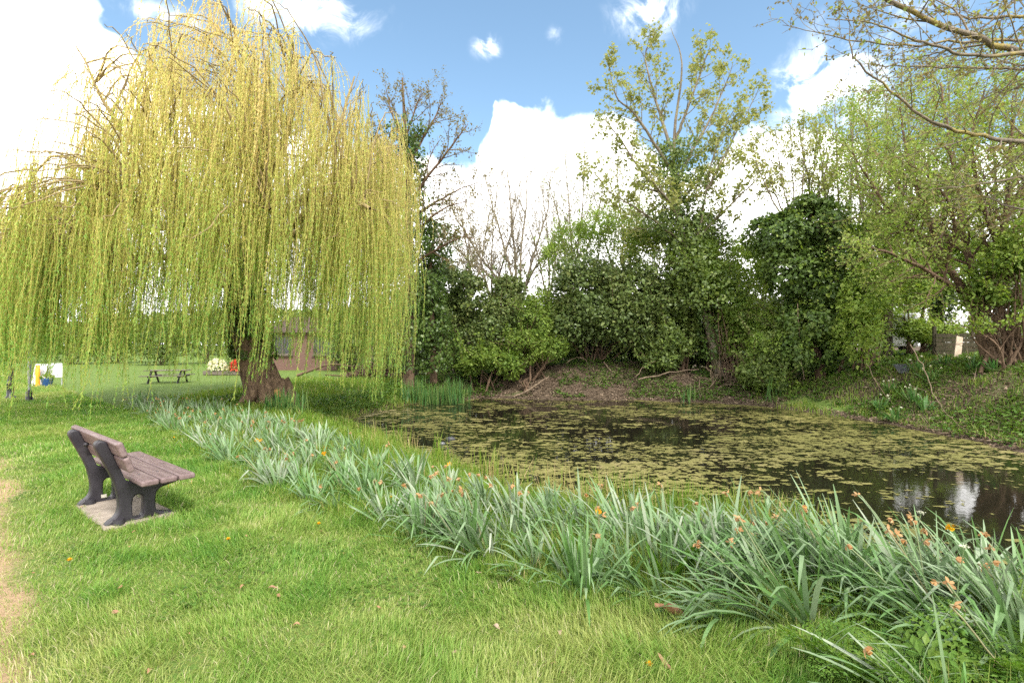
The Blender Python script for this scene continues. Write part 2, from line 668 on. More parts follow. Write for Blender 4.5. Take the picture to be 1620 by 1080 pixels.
def solid_mat(name, stops, scale=8.0, rough=0.7, bump=0.2, spec=0.3, stretch=(1, 1, 1), metal=0.0, detail=6.0, bscale=None, dist=0.01):
    """Mottled solid: noise ramp for the colour and a bump of its own."""
    m, g = new_mat(name)
    tc = g.n('ShaderNodeTexCoord').outputs['Object']
    mp = g.n('ShaderNodeMapping')
    mp.inputs['Scale'].default_value = stretch
    g.link(tc, mp.inputs[0])
    nz = g.noise(mp.outputs[0], scale, detail, 0.6, 0.2)
    c = g.ramp(nz, stops)
    p = g.n('ShaderNodeBsdfPrincipled')
    g.link(c, p.inputs['Base Color'])
    p.inputs['Roughness'].default_value = rough
    p.inputs['Specular IOR Level'].default_value = spec
    p.inputs['Metallic'].default_value = metal
    if bump > 0:
        b = g.n('ShaderNodeBump')
        b.inputs['Strength'].default_value = bump
        b.inputs['Distance'].default_value = dist
        g.link(g.noise(mp.outputs[0], bscale or scale * 3, 6.0, 0.65), b.inputs['Height'])
        g.link(b.outputs[0], p.inputs['Normal'])
    o = g.n('ShaderNodeOutputMaterial')
    g.link(p.outputs[0], o.inputs[0])
    return m


def bark_mat(name, dark, light, lichen=None, scale=6.0):
    m, g = new_mat(name)
    tc = g.n('ShaderNodeTexCoord').outputs['Object']
    mp = g.n('ShaderNodeMapping')
    mp.inputs['Scale'].default_value = (1, 1, 0.28)
    g.link(tc, mp.inputs[0])
    nz = g.noise(mp.outputs[0], scale * 2.4, 8.0, 0.65, 0.6)
    c = g.ramp(nz, [(0.32, dark), (0.68, light)])
    if lichen:
        c = g.mix(g.smooth(g.noise(tc, 5.0, 5.0, 0.6), 0.52, 0.64), c, lichen)
    p = g.n('ShaderNodeBsdfPrincipled')
    g.link(c, p.inputs['Base Color'])
    p.inputs['Roughness'].default_value = 0.9
    p.inputs['Specular IOR Level'].default_value = 0.15
    b = g.n('ShaderNodeBump')
    b.inputs['Strength'].default_value = 0.9
    b.inputs['Distance'].default_value = 0.03
    g.link(nz, b.inputs['Height'])
    g.link(b.outputs[0], p.inputs['Normal'])
    o = g.n('ShaderNodeOutputMaterial')
    g.link(p.outputs[0], o.inputs[0])
    return m


def plain(name, col, rough=0.6, spec=0.3, var=0.25):
    lo = tuple(c * (1 - var) for c in col)
    hi = tuple(min(1, c * (1 + var)) for c in col)
    return solid_mat(name, [(0.3, lo), (0.7, hi)], scale=5.0, rough=rough, spec=spec, bump=0.1)


M = {}
M['willow_leaf'] = leaf_mat('willow_leaf', [(0.241, 0.433, 0.100), (0.440, 0.562, 0.138), (0.722, 0.678, 0.250), (0.849, 0.692, 0.351)], trans=0.64, rough=0.5, spec=0.3)
M['willow_twig'] = leaf_mat('willow_twig', [(.34, .34, .07), (.44, .39, .10), (.48, .38, .14)], trans=0.15, rough=0.6, spec=0.3)
M['willow_bark'] = bark_mat('willow_bark', (.05, .032, .022), (.22, .15, .10))
M['limb_bark'] = bark_mat('limb_bark', (.15, .115, .06), (.38, .30, .15))
M['grey_bark'] = bark_mat('grey_bark', (.10, .085, .065), (.27, .23, .17), (.22, .20, .11))
M['brown_bark'] = bark_mat('brown_bark', (.055, .036, .024), (.20, .135, .09))
M['lichen_bark'] = bark_mat('lichen_bark', (.10, .085, .07), (.25, .21, .16), (.27, .22, .08))
M['fresh_wood'] = bark_mat('fresh_wood', (.24, .11, .045), (.42, .22, .10))
M['ivy_leaf'] = leaf_mat('ivy_leaf', [(0.041, 0.077, 0.017), (0.075, 0.130, 0.025), (0.130, 0.187, 0.041)], trans=0.22, rough=0.4, spec=0.32)
M['holly_leaf'] = leaf_mat('holly_leaf', [(0.052, 0.083, 0.023), (0.092, 0.137, 0.033), (0.170, 0.200, 0.059)], trans=0.2, rough=0.42, spec=0.3)
M['dark_leaf'] = leaf_mat('dark_leaf', [(0.064, 0.107, 0.025), (0.119, 0.177, 0.037), (0.207, 0.260, 0.063)], trans=0.34, rough=0.45, spec=0.4)
M['mid_leaf'] = leaf_mat('mid_leaf', [(0.085, 0.153, 0.027), (0.157, 0.243, 0.039), (0.257, 0.332, 0.068)], trans=0.42, rough=0.5, spec=0.3)
M['bright_leaf'] = leaf_mat('bright_leaf', [(0.142, 0.233, 0.042), (0.220, 0.332, 0.055), (0.335, 0.418, 0.095)], trans=0.46, rough=0.5, spec=0.3)
M['young_leaf'] = leaf_mat('young_leaf', [(0.204, 0.242, 0.062), (0.294, 0.318, 0.086), (0.383, 0.369, 0.140)], trans=0.48, rough=0.5, spec=0.3)
M['olive_leaf'] = leaf_mat('olive_leaf', [(0.145, 0.206, 0.054), (0.238, 0.295, 0.074), (0.330, 0.354, 0.133)], trans=0.46, rough=0.55, spec=0.25)
M['sycamore_leaf'] = leaf_mat('sycamore_leaf', [(0.194, 0.242, 0.061), (0.271, 0.299, 0.088), (0.321, 0.314, 0.133)], trans=0.5, rough=0.5, spec=0.3)
M['bud_leaf'] = leaf_mat('bud_leaf', [(0.144, 0.132, 0.048), (0.204, 0.180, 0.060), (0.240, 0.192, 0.096)], trans=0.4, rough=0.6, spec=0.2)
M['grass'] = leaf_mat('grass_blade', [(0.092, 0.224, 0.045), (0.160, 0.305, 0.053), (0.251, 0.364, 0.081), (0.366, 0.411, 0.135), (0.595, 0.517, 0.348)], trans=0.42, rough=0.55, spec=0.25)
M['rough_grass'] = leaf_mat('rough_grass', [(0.067, 0.158, 0.020), (0.118, 0.221, 0.024), (0.190, 0.273, 0.037), (0.280, 0.304, 0.077), (0.470, 0.367, 0.187)], trans=0.35, rough=0.5, spec=0.3)
M['daffodil'] = leaf_mat('daffodil_leaf', [(0.085, 0.184, 0.040), (0.128, 0.229, 0.082), (0.195, 0.274, 0.149), (0.305, 0.345, 0.253)], trans=0.22, rough=0.45, spec=0.4)
M['stem'] = leaf_mat('flower_stem', [(.14, .22, .09), (.22, .28, .14), (.34, .28, .16)], trans=0.2)
M['withered'] = leaf_mat('withered_petal', [(.40, .25, .13), (.46, .27, .12), (.44, .33, .20), (.55, .27, .05)], trans=0.35, rough=0.7, spec=0.1)
M['gold_petal'] = leaf_mat('gold_petal', [(.62, .27, .015), (.70, .38, .02), (.74, .50, .03)], trans=0.35, rough=0.6, spec=0.15)
M['white_petal'] = leaf_mat('white_petal', [(.72, .70, .55), (.80, .78, .62), (.82, .78, .40)], trans=0.3, rough=0.6, spec=0.15)
M['parsley'] = leaf_mat('parsley_leaf', [(0.069, 0.154, 0.022), (0.103, 0.204, 0.029), (0.161, 0.242, 0.039)], trans=0.35, rough=0.5, spec=0.3)
M['weed'] = leaf_mat('weed_leaf', [(.045, .10, .018), (.08, .16, .022), (.13, .21, .03)], trans=0.3, rough=0.5, spec=0.3)
M['dock'] = leaf_mat('dock_leaf', [(.07, .16, .02), (.10, .21, .026)], trans=0.35, rough=0.4, spec=0.4)
M['iris'] = leaf_mat('iris_leaf', [(.045, .13, .035), (.08, .18, .04), (.16, .22, .06)], trans=0.25, rough=0.4, spec=0.4)
M['dead_leaf'] = leaf_mat('dead_leaf', [(.12, .06, .035), (.22, .115, .06), (.34, .20, .12)], trans=0.1, rough=0.8, spec=0.1)
M['fallen'] = leaf_mat('fallen_leaf', [(0.262, 0.120, 0.063), (0.295, 0.170, 0.116), (0.328, 0.250, 0.189)], trans=0.1, rough=0.6, spec=0.3)
M['litter'] = leaf_mat('leaf_litter', [(.06, .042, .03), (.12, .085, .06), (.20, .15, .10), (.30, .23, .17)], trans=0.05, rough=0.9, spec=0.1)
M['dead_twig'] = bark_mat('dead_twig', (.07, .05, .035), (.25, .19, .13))
M['duckweed'] = leaf_mat('duckweed', [(0.090, 0.089, 0.022), (0.137, 0.130, 0.034), (0.186, 0.166, 0.056), (0.252, 0.203, 0.095)], trans=0.0, rough=0.7, spec=0.3)

# ------------------------------------------------------------------ terrain
WL = -0.5
POND = np.array([gnd(px, py, WL)[:2] for px, py in ((540, 666), (580, 680), (640, 706), (700, 730), (800, 768), (950, 806), (1150, 842), (1350, 885), (1500, 925))]
                + [(5.6, 4.0), (7.4, 3.6), (9.6, 4.6), (10.8, 7.4)]
                + [gnd(px, py, WL)[:2] for px, py in ((1620, 716), (1500, 690), (1400, 670), (1300, 656), (1200, 642), (1100, 637), (1000, 633), (880, 632), (760, 630), (690, 636), (640, 641), (585, 652))])


def pond_sd(x, y):
    """Signed distance to the waterline, negative over the water."""
    x, y = np.asarray(x, float), np.asarray(y, float)
    best = np.full(x.shape, 1e9)
    ins = np.zeros(x.shape, bool)
    n = len(POND)
    for i in range(n):
        ax, ay = POND[i]
        bx, by = POND[(i + 1) % n]
        ex, ey = bx - ax, by - ay
        t = np.clip(((x - ax) * ex + (y - ay) * ey) / (ex * ex + ey * ey), 0, 1)
        best = np.minimum(best, np.hypot(x - ax - t * ex, y - ay - t * ey))
        c = ((ay > y) != (by > y)) & (x < (bx - ax) * (y - ay) / (by - ay + 1e-12) + ax)
        ins ^= c
    wob = (fbm(x * .9, y * .9, 71, 3) - .5) * .5
    return np.where(ins, -best, best) + wob


def far_side(x, y):
    """1 on the far and right banks, 0 on the lawn."""
    a = sstep(17.0, 20.5, y + 0.12 * x) * sstep(-5.5, -2.0, x)
    b = sstep(8.2, 10.4, x - 0.05 * y) * sstep(3.0, 6.0, y)
    return np.maximum(a, b)


def height(x, y):
    x, y = np.asarray(x, float), np.asarray(y, float)
    s = pond_sd(x, y)
    far = far_side(x, y)
    base = 0.05 * (fbm(x * .35, y * .35, 5, 3) - .5)
    mound = 0.75 * np.exp(-(((x - 4.2) / 4.6) ** 2 + ((y - 22.6) / 2.3) ** 2)) + .12 * far
    right = 1.0 * sstep(9.3, 14.5, x) * sstep(4, 8, y)
    base = base + mound + right
    wid = 2.0 + 0.7 * far
    t = np.clip(s / wid, 0, 1)
    rise = t * t * (3 - 2 * t) * .7 + .3 * np.sqrt(t)
    rough = far * 0.14 * (fbm(x * 1.7, y * 1.7, 9, 4) - .5) * sstep(0, .5, s)
    z = WL - 0.02 + (base - WL + 0.02) * rise + rough
    return np.where(s < 0, WL - .02 - .5 * sstep(0, 1.2, -s), z)


def hz(x, y):
    return float(height(np.array([x]), np.array([y]))[0])


def on_ground(px, d):
    x = (px - 810) / F_PX * d
    return np.array([x, d, hz(x, d)])


def worn(x, y):
    """1 on the trodden sandy strip at the left."""
    edge = -1.86 - 1.0 * (y - 2.0)
    return sstep(-.7, .6, edge - x + (fbm(x * 1.6, y * 1.6, 33, 4) - .5) * .6) * (1 - sstep(6.5, 9, y))


def soil_at(x, y):
    far = far_side(x, y)
    s = pond_sd(x, y)
    so = np.maximum(far * (.55 + .7 * sstep(.38, .62, fbm(x * .8, y * .8, 41, 4))), sstep(.9, .0, s))
    # bare earth under the willow and beside its roots
    u = np.exp(-(((x + 5.0) / 1.8) ** 2 + ((y - 13.9) / 1.0) ** 2)) * sstep(.3, .65, fbm(x * 1.3, y * 1.3, 44, 3))
    return np.clip(np.maximum(so, u * 1.2), 0, 1)


def axis(lo, hi, step, far):
    a = list(np.arange(lo, hi + 1e-6, step))
    s, v = step, hi
    up = []
    while v < far:
        s *= 1.35
        v += s
        up.append(v)
    s, v = step, lo
    dn = []
    while v > -far:
        s *= 1.35
        v -= s
        dn.append(v)
    return np.array(dn[::-1] + a + up)


gx, gy = axis(-14, 18, .11, 900), axis(-1, 27, .11, 900)
X, Y = np.meshgrid(gx, gy, indexing='xy')
Z = height(X, Y)
ny, nx = X.shape
gi = np.arange(nx * ny).reshape(ny, nx)
GV = np.stack([X, Y, Z], -1).reshape(-1, 3)
GF = np.stack([gi[:-1, :-1], gi[:-1, 1:], gi[1:, 1:], gi[1:, :-1]], -1).reshape(-1, 4)


def ground_mat():
    m, g = new_mat('ground')
    tc = g.n('ShaderNodeTexCoord').outputs['Object']
    sa = g.n('ShaderNodeAttribute', attribute_name='sand').outputs['Fac']
    so = g.n('ShaderNodeAttribute', attribute_name='soil').outputs['Fac']
    nf = g.noise(tc, 30.0, 8.0, 0.7)
    nm = g.noise(tc, 3.0, 6.0, 0.6)
    turf = g.mix(nm, (.075, .145, .028), (.13, .19, .042))
    turf = g.mix(g.smooth(nf, .45, .75), turf, (.16, .13, .05))
    sand = g.mix(nf, (.24, .16, .09), (.44, .31, .20))
    soil = g.mix(g.smooth(nf, .3, .7), (.045, .035, .025), (.135, .10, .07))
    soil = g.mix(g.smooth(g.noise(tc, 60.0, 4.0, .7), .58, .72), soil, (.26, .19, .13))
    c = g.mix(g.smooth(g.math('ADD', so, g.math('MULTIPLY_ADD', nf, .5, -.25)), .3, .7), turf, soil)
    c = g.mix(g.smooth(g.math('ADD', sa, g.math('MULTIPLY_ADD', nf, .6, -.3)), .35, .75), c, sand)
    p = g.n('ShaderNodeBsdfPrincipled')
    g.link(c, p.inputs['Base Color'])
    p.inputs['Roughness'].default_value = .95
    p.inputs['Specular IOR Level'].default_value = .1
    b = g.n('ShaderNodeBump')
    b.inputs['Strength'].default_value = .8
    b.inputs['Distance'].default_value = .03
    g.link(nf, b.inputs['Height'])
    g.link(b.outputs[0], p.inputs['Normal'])
    o = g.n('ShaderNodeOutputMaterial')
    g.link(p.outputs[0], o.inputs[0])
    return m


ground = obj('ground', GV, GF, ground_mat(), attrs={'sand': worn(GV[:, 0], GV[:, 1]), 'soil': soil_at(GV[:, 0], GV[:, 1])})
_props(ground, 'rolling park turf with bare brown banks around the pond', 'ground', kind='structure')


def water_mat():
    m, g = new_mat('water')
    tc = g.n('ShaderNodeTexCoord').outputs['Object']
    p = g.n('ShaderNodeBsdfPrincipled')
    p.inputs['Base Color'].default_value = (.011, .010, .006, 1)
    p.inputs['Roughness'].default_value = .045
    p.inputs['IOR'].default_value = 1.33
    b = g.n('ShaderNodeBump')
    b.inputs['Strength'].default_value = .06
    b.inputs['Distance'].default_value = .02
    g.link(g.noise(tc, 5.0, 4.0, .6, .5), b.inputs['Height'])
    g.link(b.outputs[0], p.inputs['Normal'])
    o = g.n('ShaderNodeOutputMaterial')
    g.link(p.outputs[0], o.inputs[0])
    return m


wx, wy = np.arange(-6.5, 13.01, .5), np.arange(1.5, 22.01, .5)
WX, WY = np.meshgrid(wx, wy)
wi = np.arange(WX.size).reshape(WX.shape)
water = obj('water', np.stack([WX, WY, np.full(WX.shape, WL)], -1).reshape(-1, 3),
            np.stack([wi[:-1, :-1], wi[:-1, 1:], wi[1:, 1:], wi[1:, :-1]], -1).reshape(-1, 4), water_mat())
_props(water, 'dark still pond water reflecting the trees', 'water', kind='structure')


def duckweed():
    r = rs(5)
    st = .03
    ax, ay = np.arange(-5.6, 11.6, st), np.arange(3.2, 20.8, st)
    x, y = np.meshgrid(ax, ay)
    s = pond_sd(x, y)
    wxp = x + .30 * (fbm(x * 1.3, y * 1.6, 61, 4) - .5)
    wyp = y + .30 * (fbm(x * 1.3 + 9, y * 1.6, 62, 4) - .5)

    def cells(u, v, seed):
        """Nearest and second nearest cell point, and the nearest one's own random number."""
        iu, iv = np.floor(u), np.floor(v)
        f1, f2, h = np.full(u.shape, 9.), np.full(u.shape, 9.), np.zeros(u.shape)
        zz = np.zeros(u.shape)
        for a in (-1, 0, 1):
            for b in (-1, 0, 1):
                pu = iu + a + _hash(iu + a, iv + b, zz, seed)
                pv = iv + b + _hash(iu + a, iv + b, zz, seed + 1)
                dd = np.hypot(u - pu, v - pv)
                cl = dd < f1
                f2 = np.where(cl, f1, np.minimum(f2, dd))
                h = np.where(cl, _hash(iu + a, iv + b, zz, seed + 2), h)
                f1 = np.where(cl, dd, f1)
        return f1, f2, h

    big = fbm(x * .30, y * .45, 66, 3)
    mid = fbm(wxp * 1.1, wyp * 1.5, 69, 3)
    cov = .47 + 1.25 * (big - .5) + 1.3 * (mid - .5)
    opn = sstep(3.4, 5.4, x + .25 * (y - 5)) * sstep(10.2, 7.4, y)          # clear water at the near right
    cov = cov - .85 * opn
    cov = cov - .36 * sstep(10, 14.5, y) * sstep(6.5, 1, x)                 # thin towards the far left
    cov = cov + .30 * sstep(.5, 3, x) * sstep(5.5, 7.5, y) * sstep(13.5, 9.5, y)
    cov = cov + .30 * sstep(.9, .1, -s) * (1 - opn)                         # collects along the margins
    cov = cov - .10 * sstep(8.5, 10, x)
    cov = np.maximum(cov, .10 * sstep(.3, .6, mid))
    ok = np.zeros(x.shape, bool)
    fr = .6 * noise2(wxp * 9, wyp * 13, 64) + .4 * noise2(wxp * 21, wyp * 26, 65)
    for su, sv, seed, gap, k in ((3.4, 6.0, 301, .09, .72), (7.0, 11.5, 311, .12, .55), (14.0, 20.0, 321, .12, .40)):
        f1, f2, h = cells(wxp * su, wyp * sv, seed)
        ok |= (h < cov * k) & (f2 - f1 > gap * (.3 + 1.5 * fr)) & (fr > .37)
    ok &= s < -.02
    c = np.argwhere(ok)
    V = np.stack([x, y], -1)
    V = V + r.uniform(-.32, .32, V.shape) * st
    vz = WL + .004 + .002 * r.random(x.shape)
    V = np.dstack([V, vz])
    ii = np.arange(x.size).reshape(x.shape)
    okc = ok[:-1, :-1]
    F = np.stack([ii[:-1, :-1][okc], ii[:-1, 1:][okc], ii[1:, 1:][okc], ii[1:, :-1][okc]], -1)
    used, inv = np.unique(F, return_inverse=True)
    ti = .42 + .8 * (fbm(x * .5, y * .5, 67, 3) - .5) + .5 * (noise2(x * 6, y * 8, 68) - .5) + .45 * sstep(.9, .1, -s) * sstep(12, 14, y) * sstep(-1, -3, x)
    ti = np.clip(ti + r.normal(0, .08, ti.shape), 0, 1)
    o = obj('duckweed', V.reshape(-1, 3)[used], inv.reshape(F.shape), M['duckweed'], tint=ti.ravel()[used], smooth=False)
    _props(o, 'olive duckweed floating in ragged flakes on the dark pond', 'duckweed', kind='stuff')


duckweed()

# ------------------------------------------------------------------ the bench
BO = np.array([-3.815, 4.915, 0.0])
BSC = .92
BROT = math.atan2(-.62, .78)
BC, BS = math.cos(BROT), math.sin(BROT)


def bench_local(x, y):
    dx, dy = x - BO[0], y - BO[1]
    return (dx * BC + dy * BS) / BSC, (-dx * BS + dy * BC) / BSC


PLANK = solid_mat('plank', [(0.28, (.085, .056, .055)), (0.5, (.150, .104, .102)), (0.75, (.21, .16, .155))], scale=3.0, rough=.55, bump=.25, stretch=(1.0, 9.0, 9.0), dist=.004, spec=.35)
IRON = solid_mat('frame_plastic', [(0.3, (.014, .012, .016)), (0.6, (.027, .024, .030)), (0.85, (.070, .062, .066))], scale=4.5, rough=.5, bump=.3, spec=.4, dist=.004)
CONC = solid_mat('concrete', [(0.3, (.20, .165, .13)), (0.55, (.29, .245, .20)), (0.8, (.37, .32, .27))], scale=7.0, rough=.9, bump=.6, dist=.02)
LABELM = plain('label_card', (.42, .40, .34), .5)
BOLT = plain('bolt_steel', (.05, .045, .045), .45, .5)


def outline_solid(name, outer, holes, thick, bevel, mat, parent, mtx):
    """A plate with rounded edges from a closed outline (and holes), stood up by mtx."""
    cu = bpy.data.curves.new(name, 'CURVE')
    cu.dimensions = '2D'
    cu.fill_mode = 'BOTH'
    cu.extrude = thick / 2 - bevel
    cu.bevel_depth = bevel
    cu.bevel_resolution = 2
    cu.offset = -bevel
    for poly in [outer] + holes:
        sp = cu.splines.new('POLY')
        sp.points.add(len(poly) - 1)
        for q, (a, b) in zip(sp.points, poly):
            q.co = (a, b, 0, 1)
        sp.use_cyclic_u = True
    tmp = bpy.data.objects.new(name, cu)
    COL.objects.link(tmp)
    bpy.context.view_layer.update()
    me = bpy.data.meshes.new_from_object(tmp.evaluated_get(bpy.context.evaluated_depsgraph_get()))
    bpy.data.objects.remove(tmp)
    bpy.data.curves.remove(cu)
    me.transform(mtx)
    me.materials.clear()
    me.materials.append(mat)
    me.polygons.foreach_set('use_smooth', np.ones(len(me.polygons), bool))
    me.name = name
    o = bpy.data.objects.new(name, me)
    COL.objects.link(o)
    o.parent = parent
    ORG[o.name] = ORG[parent.name]
    return o


def round_poly(pts, k=3):
    """Chaikin corner rounding of a closed outline."""
    p = np.array(pts, float)
    for _ in range(k):
        q = np.roll(p, -1, 0)
        p = np.stack([p * .75 + q * .25, p * .25 + q * .75], 1).reshape(-1, 2)
    return p


def park_bench():
    t = thing('park_bench', 'brown plank park bench on dark moulded legs beside the worn path', 'bench', BO, BROT)
    t.scale = (BSC, BSC, BSC)
    bm = bmesh.new()
    L = 1.69
    for i, y in enumerate((.078, .235, .392)):
        bm = bmesh.new()
        add_box(bm, (0, y, .422), (L, .146, .056), bevel=.018, segs=3)
        bm_obj('seat_plank', bm, PLANK, t)
    sl = math.atan2(.345, .94)
    R = Matrix.Rotation(sl, 3, 'X')
    dv = np.array([0, -.345, .94]) / math.hypot(.345, .94)
    nv = np.array([0, .94, .345]) / math.hypot(.345, .94)
    base = np.array([0, -.078, .505])
    for s in (.115, .272):
        bm = bmesh.new()
        c = base + dv * s + nv * .030
        add_box(bm, c, (L, .056, .146), rot=R, bevel=.018, segs=3)
        bm_obj('back_plank', bm, PLANK, t)
    outer = [(-.205, 0), (-.185, .045), (-.115, .085), (-.088, .16), (-.10, .30), (-.13, .43), (-.195, .59), (-.268, .75), (-.28, .79), (-.268, .825), (-.23, .838),
             (-.195, .82), (-.172, .78), (-.075, .535), (-.045, .43), (0, .392), (.20, .392), (.40, .392), (.455, .385), (.46, .36), (.43, .335), (.36, .315), (.27, .30), (.225, .27), (.21, .22),
             (.208, .12), (.22, .07), (.28, .045), (.38, .03), (.42, 0), (.2, 0), (0, 0)]
    hole = [(.015, .05), (.015, .22), (.03, .255), (.062, .27), (.094, .255), (.108, .22), (.108, .05), (.062, .042)]
    for x in (-.50, .50):
        Mx = Matrix.Translation((x, 0, 0)) @ Matrix(((0, 0, 1, 0), (1, 0, 0, 0), (0, 1, 0, 0), (0, 0, 0, 1)))
        f = outline_solid('leg_frame', [tuple(p) for p in round_poly(outer, 2)], [[tuple(p) for p in round_poly(hole, 2)]], .105, .016, IRON, t, Mx)
        bm = bmesh.new()
        bmesh.ops.create_cone(bm, cap_ends=True, segments=20, radius1=.05, radius2=.044, depth=.05,
                              matrix=Matrix.Translation((x + .065, -.10, .045)))
        bm_obj('bolt_pocket', bm, IRON, f, smooth=False)
        if x < 0:
            bm = bmesh.new()
            add_box(bm, (x + .0545, .02, .078), (.004, .05, .036), bevel=.001, segs=1)
            _props(bm_obj('label_plate', bm, LABELM, f), 'small pale plate on the far leg frame')
        for s in (.115, .272):
            bm = bmesh.new()
            c = base + dv * s + nv * .0595
            bmesh.ops.create_cone(bm, cap_ends=True, segments=10, radius1=.012, radius2=.009, depth=.006, matrix=Matrix.Translation(c) @ Matrix.Rotation(math.radians(-67), 4, 'X'))
            bm_obj('bolt', bm, BOLT, f)
        for y in (.078, .235, .392):
            bm = bmesh.new()
            bmesh.ops.create_cone(bm, cap_ends=True, segments=10, radius1=.011, radius2=.008, depth=.005, matrix=Matrix.Translation((x, y, .4522)))
            bm_obj('bolt', bm, BOLT, f)
        # knob of the fixing seen behind the back planks
    bm = bmesh.new()
    c = base + dv * .19 - nv * .012
    bmesh.ops.create_uvsphere(bm, u_segments=14, v_segments=8, radius=.024, matrix=Matrix.Translation((-.36, c[1], c[2])))
    bm_obj('fixing_knob', bm, IRON, t, smooth=True)
    # concrete pad
    bm = bmesh.new()
    r = rs(3)
    ring = []
    n = 40
    for i in range(n):
        a = 2 * math.pi * i / n
        cx, sy = math.cos(a), math.sin(a)
        k = 1 / max(abs(cx) / .60, abs(sy) / .28) ** 1.0
        k *= 1 + .10 * (noise2(np.array([3 + cx * 2]), np.array([3 + sy * 2]), 8)[0] - .5) + r.normal(0, .012)
        ring.append((cx * k, .08 + sy * k))
    top = [bm.verts.new((a, b, .022)) for a, b in ring]
    mid = [bm.verts.new((a * 1.02, .08 + (b - .08) * 1.03, .006)) for a, b in ring]
    low = [bm.verts.new((a * 1.02, .08 + (b - .08) * 1.03, -.08)) for a, b in ring]
    bm.faces.new(top)
    for i in range(n):
        j = (i + 1) % n
        bm.faces.new((mid[i], mid[j], top[j], top[i]))
        bm.faces.new((low[i], low[j], mid[j], mid[i]))
    bm.normal_update()
    o = bm_obj('pavement', bm, CONC, None, loc=BO)
    o.rotation_euler = (0, 0, BROT)
    o.scale = (BSC, BSC, 1)
    _props(o, 'worn concrete pad set in the turf under the bench', 'pavement', kind='structure')


park_bench()

# ------------------------------------------------------------------ lawn
BAND_F = np.array([gnd(*p)[:2] for p in ((205, 652), (250, 668), (330, 722), (430, 772), (530, 806), (640, 838), (720, 872), (800, 898), (920, 932), (1040, 958), (1180, 995), (1300, 1050), (1420, 1130), (1560, 1230))])
BAND_B = np.array([gnd(*p)[:2] for p in ((225, 634), (330, 650), (420, 668), (520, 700), (600, 730), (690, 772), (800, 806), (930, 820), (1060, 832), (1180, 846), (1300, 864), (1420, 888), (1560, 920), (1700, 950))])


def resample(p, n):
    d = np.concatenate([[0], np.cumsum(np.linalg.norm(np.diff(p, axis=0), axis=1))])
    t = np.linspace(0, d[-1], n)
    return np.stack([np.interp(t, d, p[:, 0]), np.interp(t, d, p[:, 1])], 1)


BF, BB = resample(BAND_F, 80), resample(BAND_B, 80)


def side_of_band(x, y):
    """Distance on the pond side of the lawn edge of the daffodils: positive towards the water."""
    best = np.full(np.shape(x), 1e9)
    sgn = np.zeros(np.shape(x))
    for i in range(len(BF) - 1):
        a, b = BF[i], BF[i + 1]
        e = b - a
        t = np.clip(((x - a[0]) * e[0] + (y - a[1]) * e[1]) / (e @ e), 0, 1)
        dd = np.hypot(x - a[0] - t * e[0], y - a[1] - t * e[1])
        cr = e[0] * (y - a[1]) - e[1] * (x - a[0])
        m = dd < best
        best = np.where(m, dd, best)
        sgn = np.where(m, np.sign(cr), sgn)
    return best * sgn


def lawn():
    r = rs(11)
    parts, tints = [], []
    for d0, d1, dens, lf, wf in ((2.0, 3.2, 14000, 1.0, .95), (3.2, 4.6, 9500, 1.0, 1.15), (4.6, 7.0, 5400, 1.05, 1.5), (7.0, 11, 1900, 1.15, 2.3), (11, 18, 1300, 1.25, 3.6), (18, 36, 480, 1.4, 6.5)):
        half = 1.1
        area = half * (d1 ** 2 - d0 ** 2) + 2 * (d1 - d0)
        n = int(area * dens)
        y = np.sqrt(r.uniform(d0 ** 2, d1 ** 2, n))
        x = r.uniform(-1, 1, n) * (y * half + 1.0)
        s = pond_sd(x, y)
        sb = side_of_band(x, y)
        w = worn(x, y)
        far = far_side(x, y)
        lx, ly = bench_local(x, y)
        pad = (np.abs(lx) < .54 + .16 * (fbm(x * 5, y * 5, 29, 2) - .5)) & (np.abs(ly - .08) < .25 + .16 * (fbm(x * 5, y * 5, 30, 2) - .5))
        clump = fbm(x * 3.1, y * 3.1, 21, 3)
        keep = (s > .25) & (far < .25) & ~pad & (r.random(n) > np.clip(w * .98, 0, .9)) & (r.random(n) > .55 * soil_at(x, y)) & (sb < .5) & (clump + r.uniform(-.22, .3, n) > .24)
        keep &= (x > -60)
        x, y, w, sb, clump = x[keep], y[keep], w[keep], sb[keep], clump[keep]
        n = len(x)
        P = np.stack([x, y, height(x, y) - .004], 1)
        patch = fbm(x * .55, y * .55, 22, 4)
        edge = sstep(-.45, .1, sb)
        L = (.030 + .080 * clump ** 1.5 + .035 * sstep(.5, .7, patch) + .09 * edge * r.random(n)) * r.uniform(.55, 1.35, n) * lf * (1 - .4 * w)
        W = .0044 * wf * r.uniform(.7, 1.3, n)
        az = r.uniform(0, 6.283, n) * .75 + 5.5 * fbm(x * 1.3, y * 1.3, 27, 3)
        bend = np.clip(r.normal(.62, .22, n), .05, .95)
        ti = .42 + .9 * (patch - .5) - .62 * (clump - .5) + r.normal(0, .15, n) + .22 * w - .08 * edge + .04
        straw = r.random(n) < (.035 + .30 * w + .06 * sstep(.55, .4, clump))
        ti = np.where(straw, r.uniform(.78, 1.0, n), np.clip(ti, 0, .74))
        V, F, T = blades(P, L, W, az, bend, r.normal(1.57, .5, n), ti)
        parts.append((V, F))
        tints.append(T)
    V, F = merge(parts)
    o = obj('grass', V, F, M['grass'], tint=np.concatenate(tints), smooth=False)
    _props(o, 'short mown lawn grass in yellow green and darker patches', 'grass', kind='stuff')


lawn()


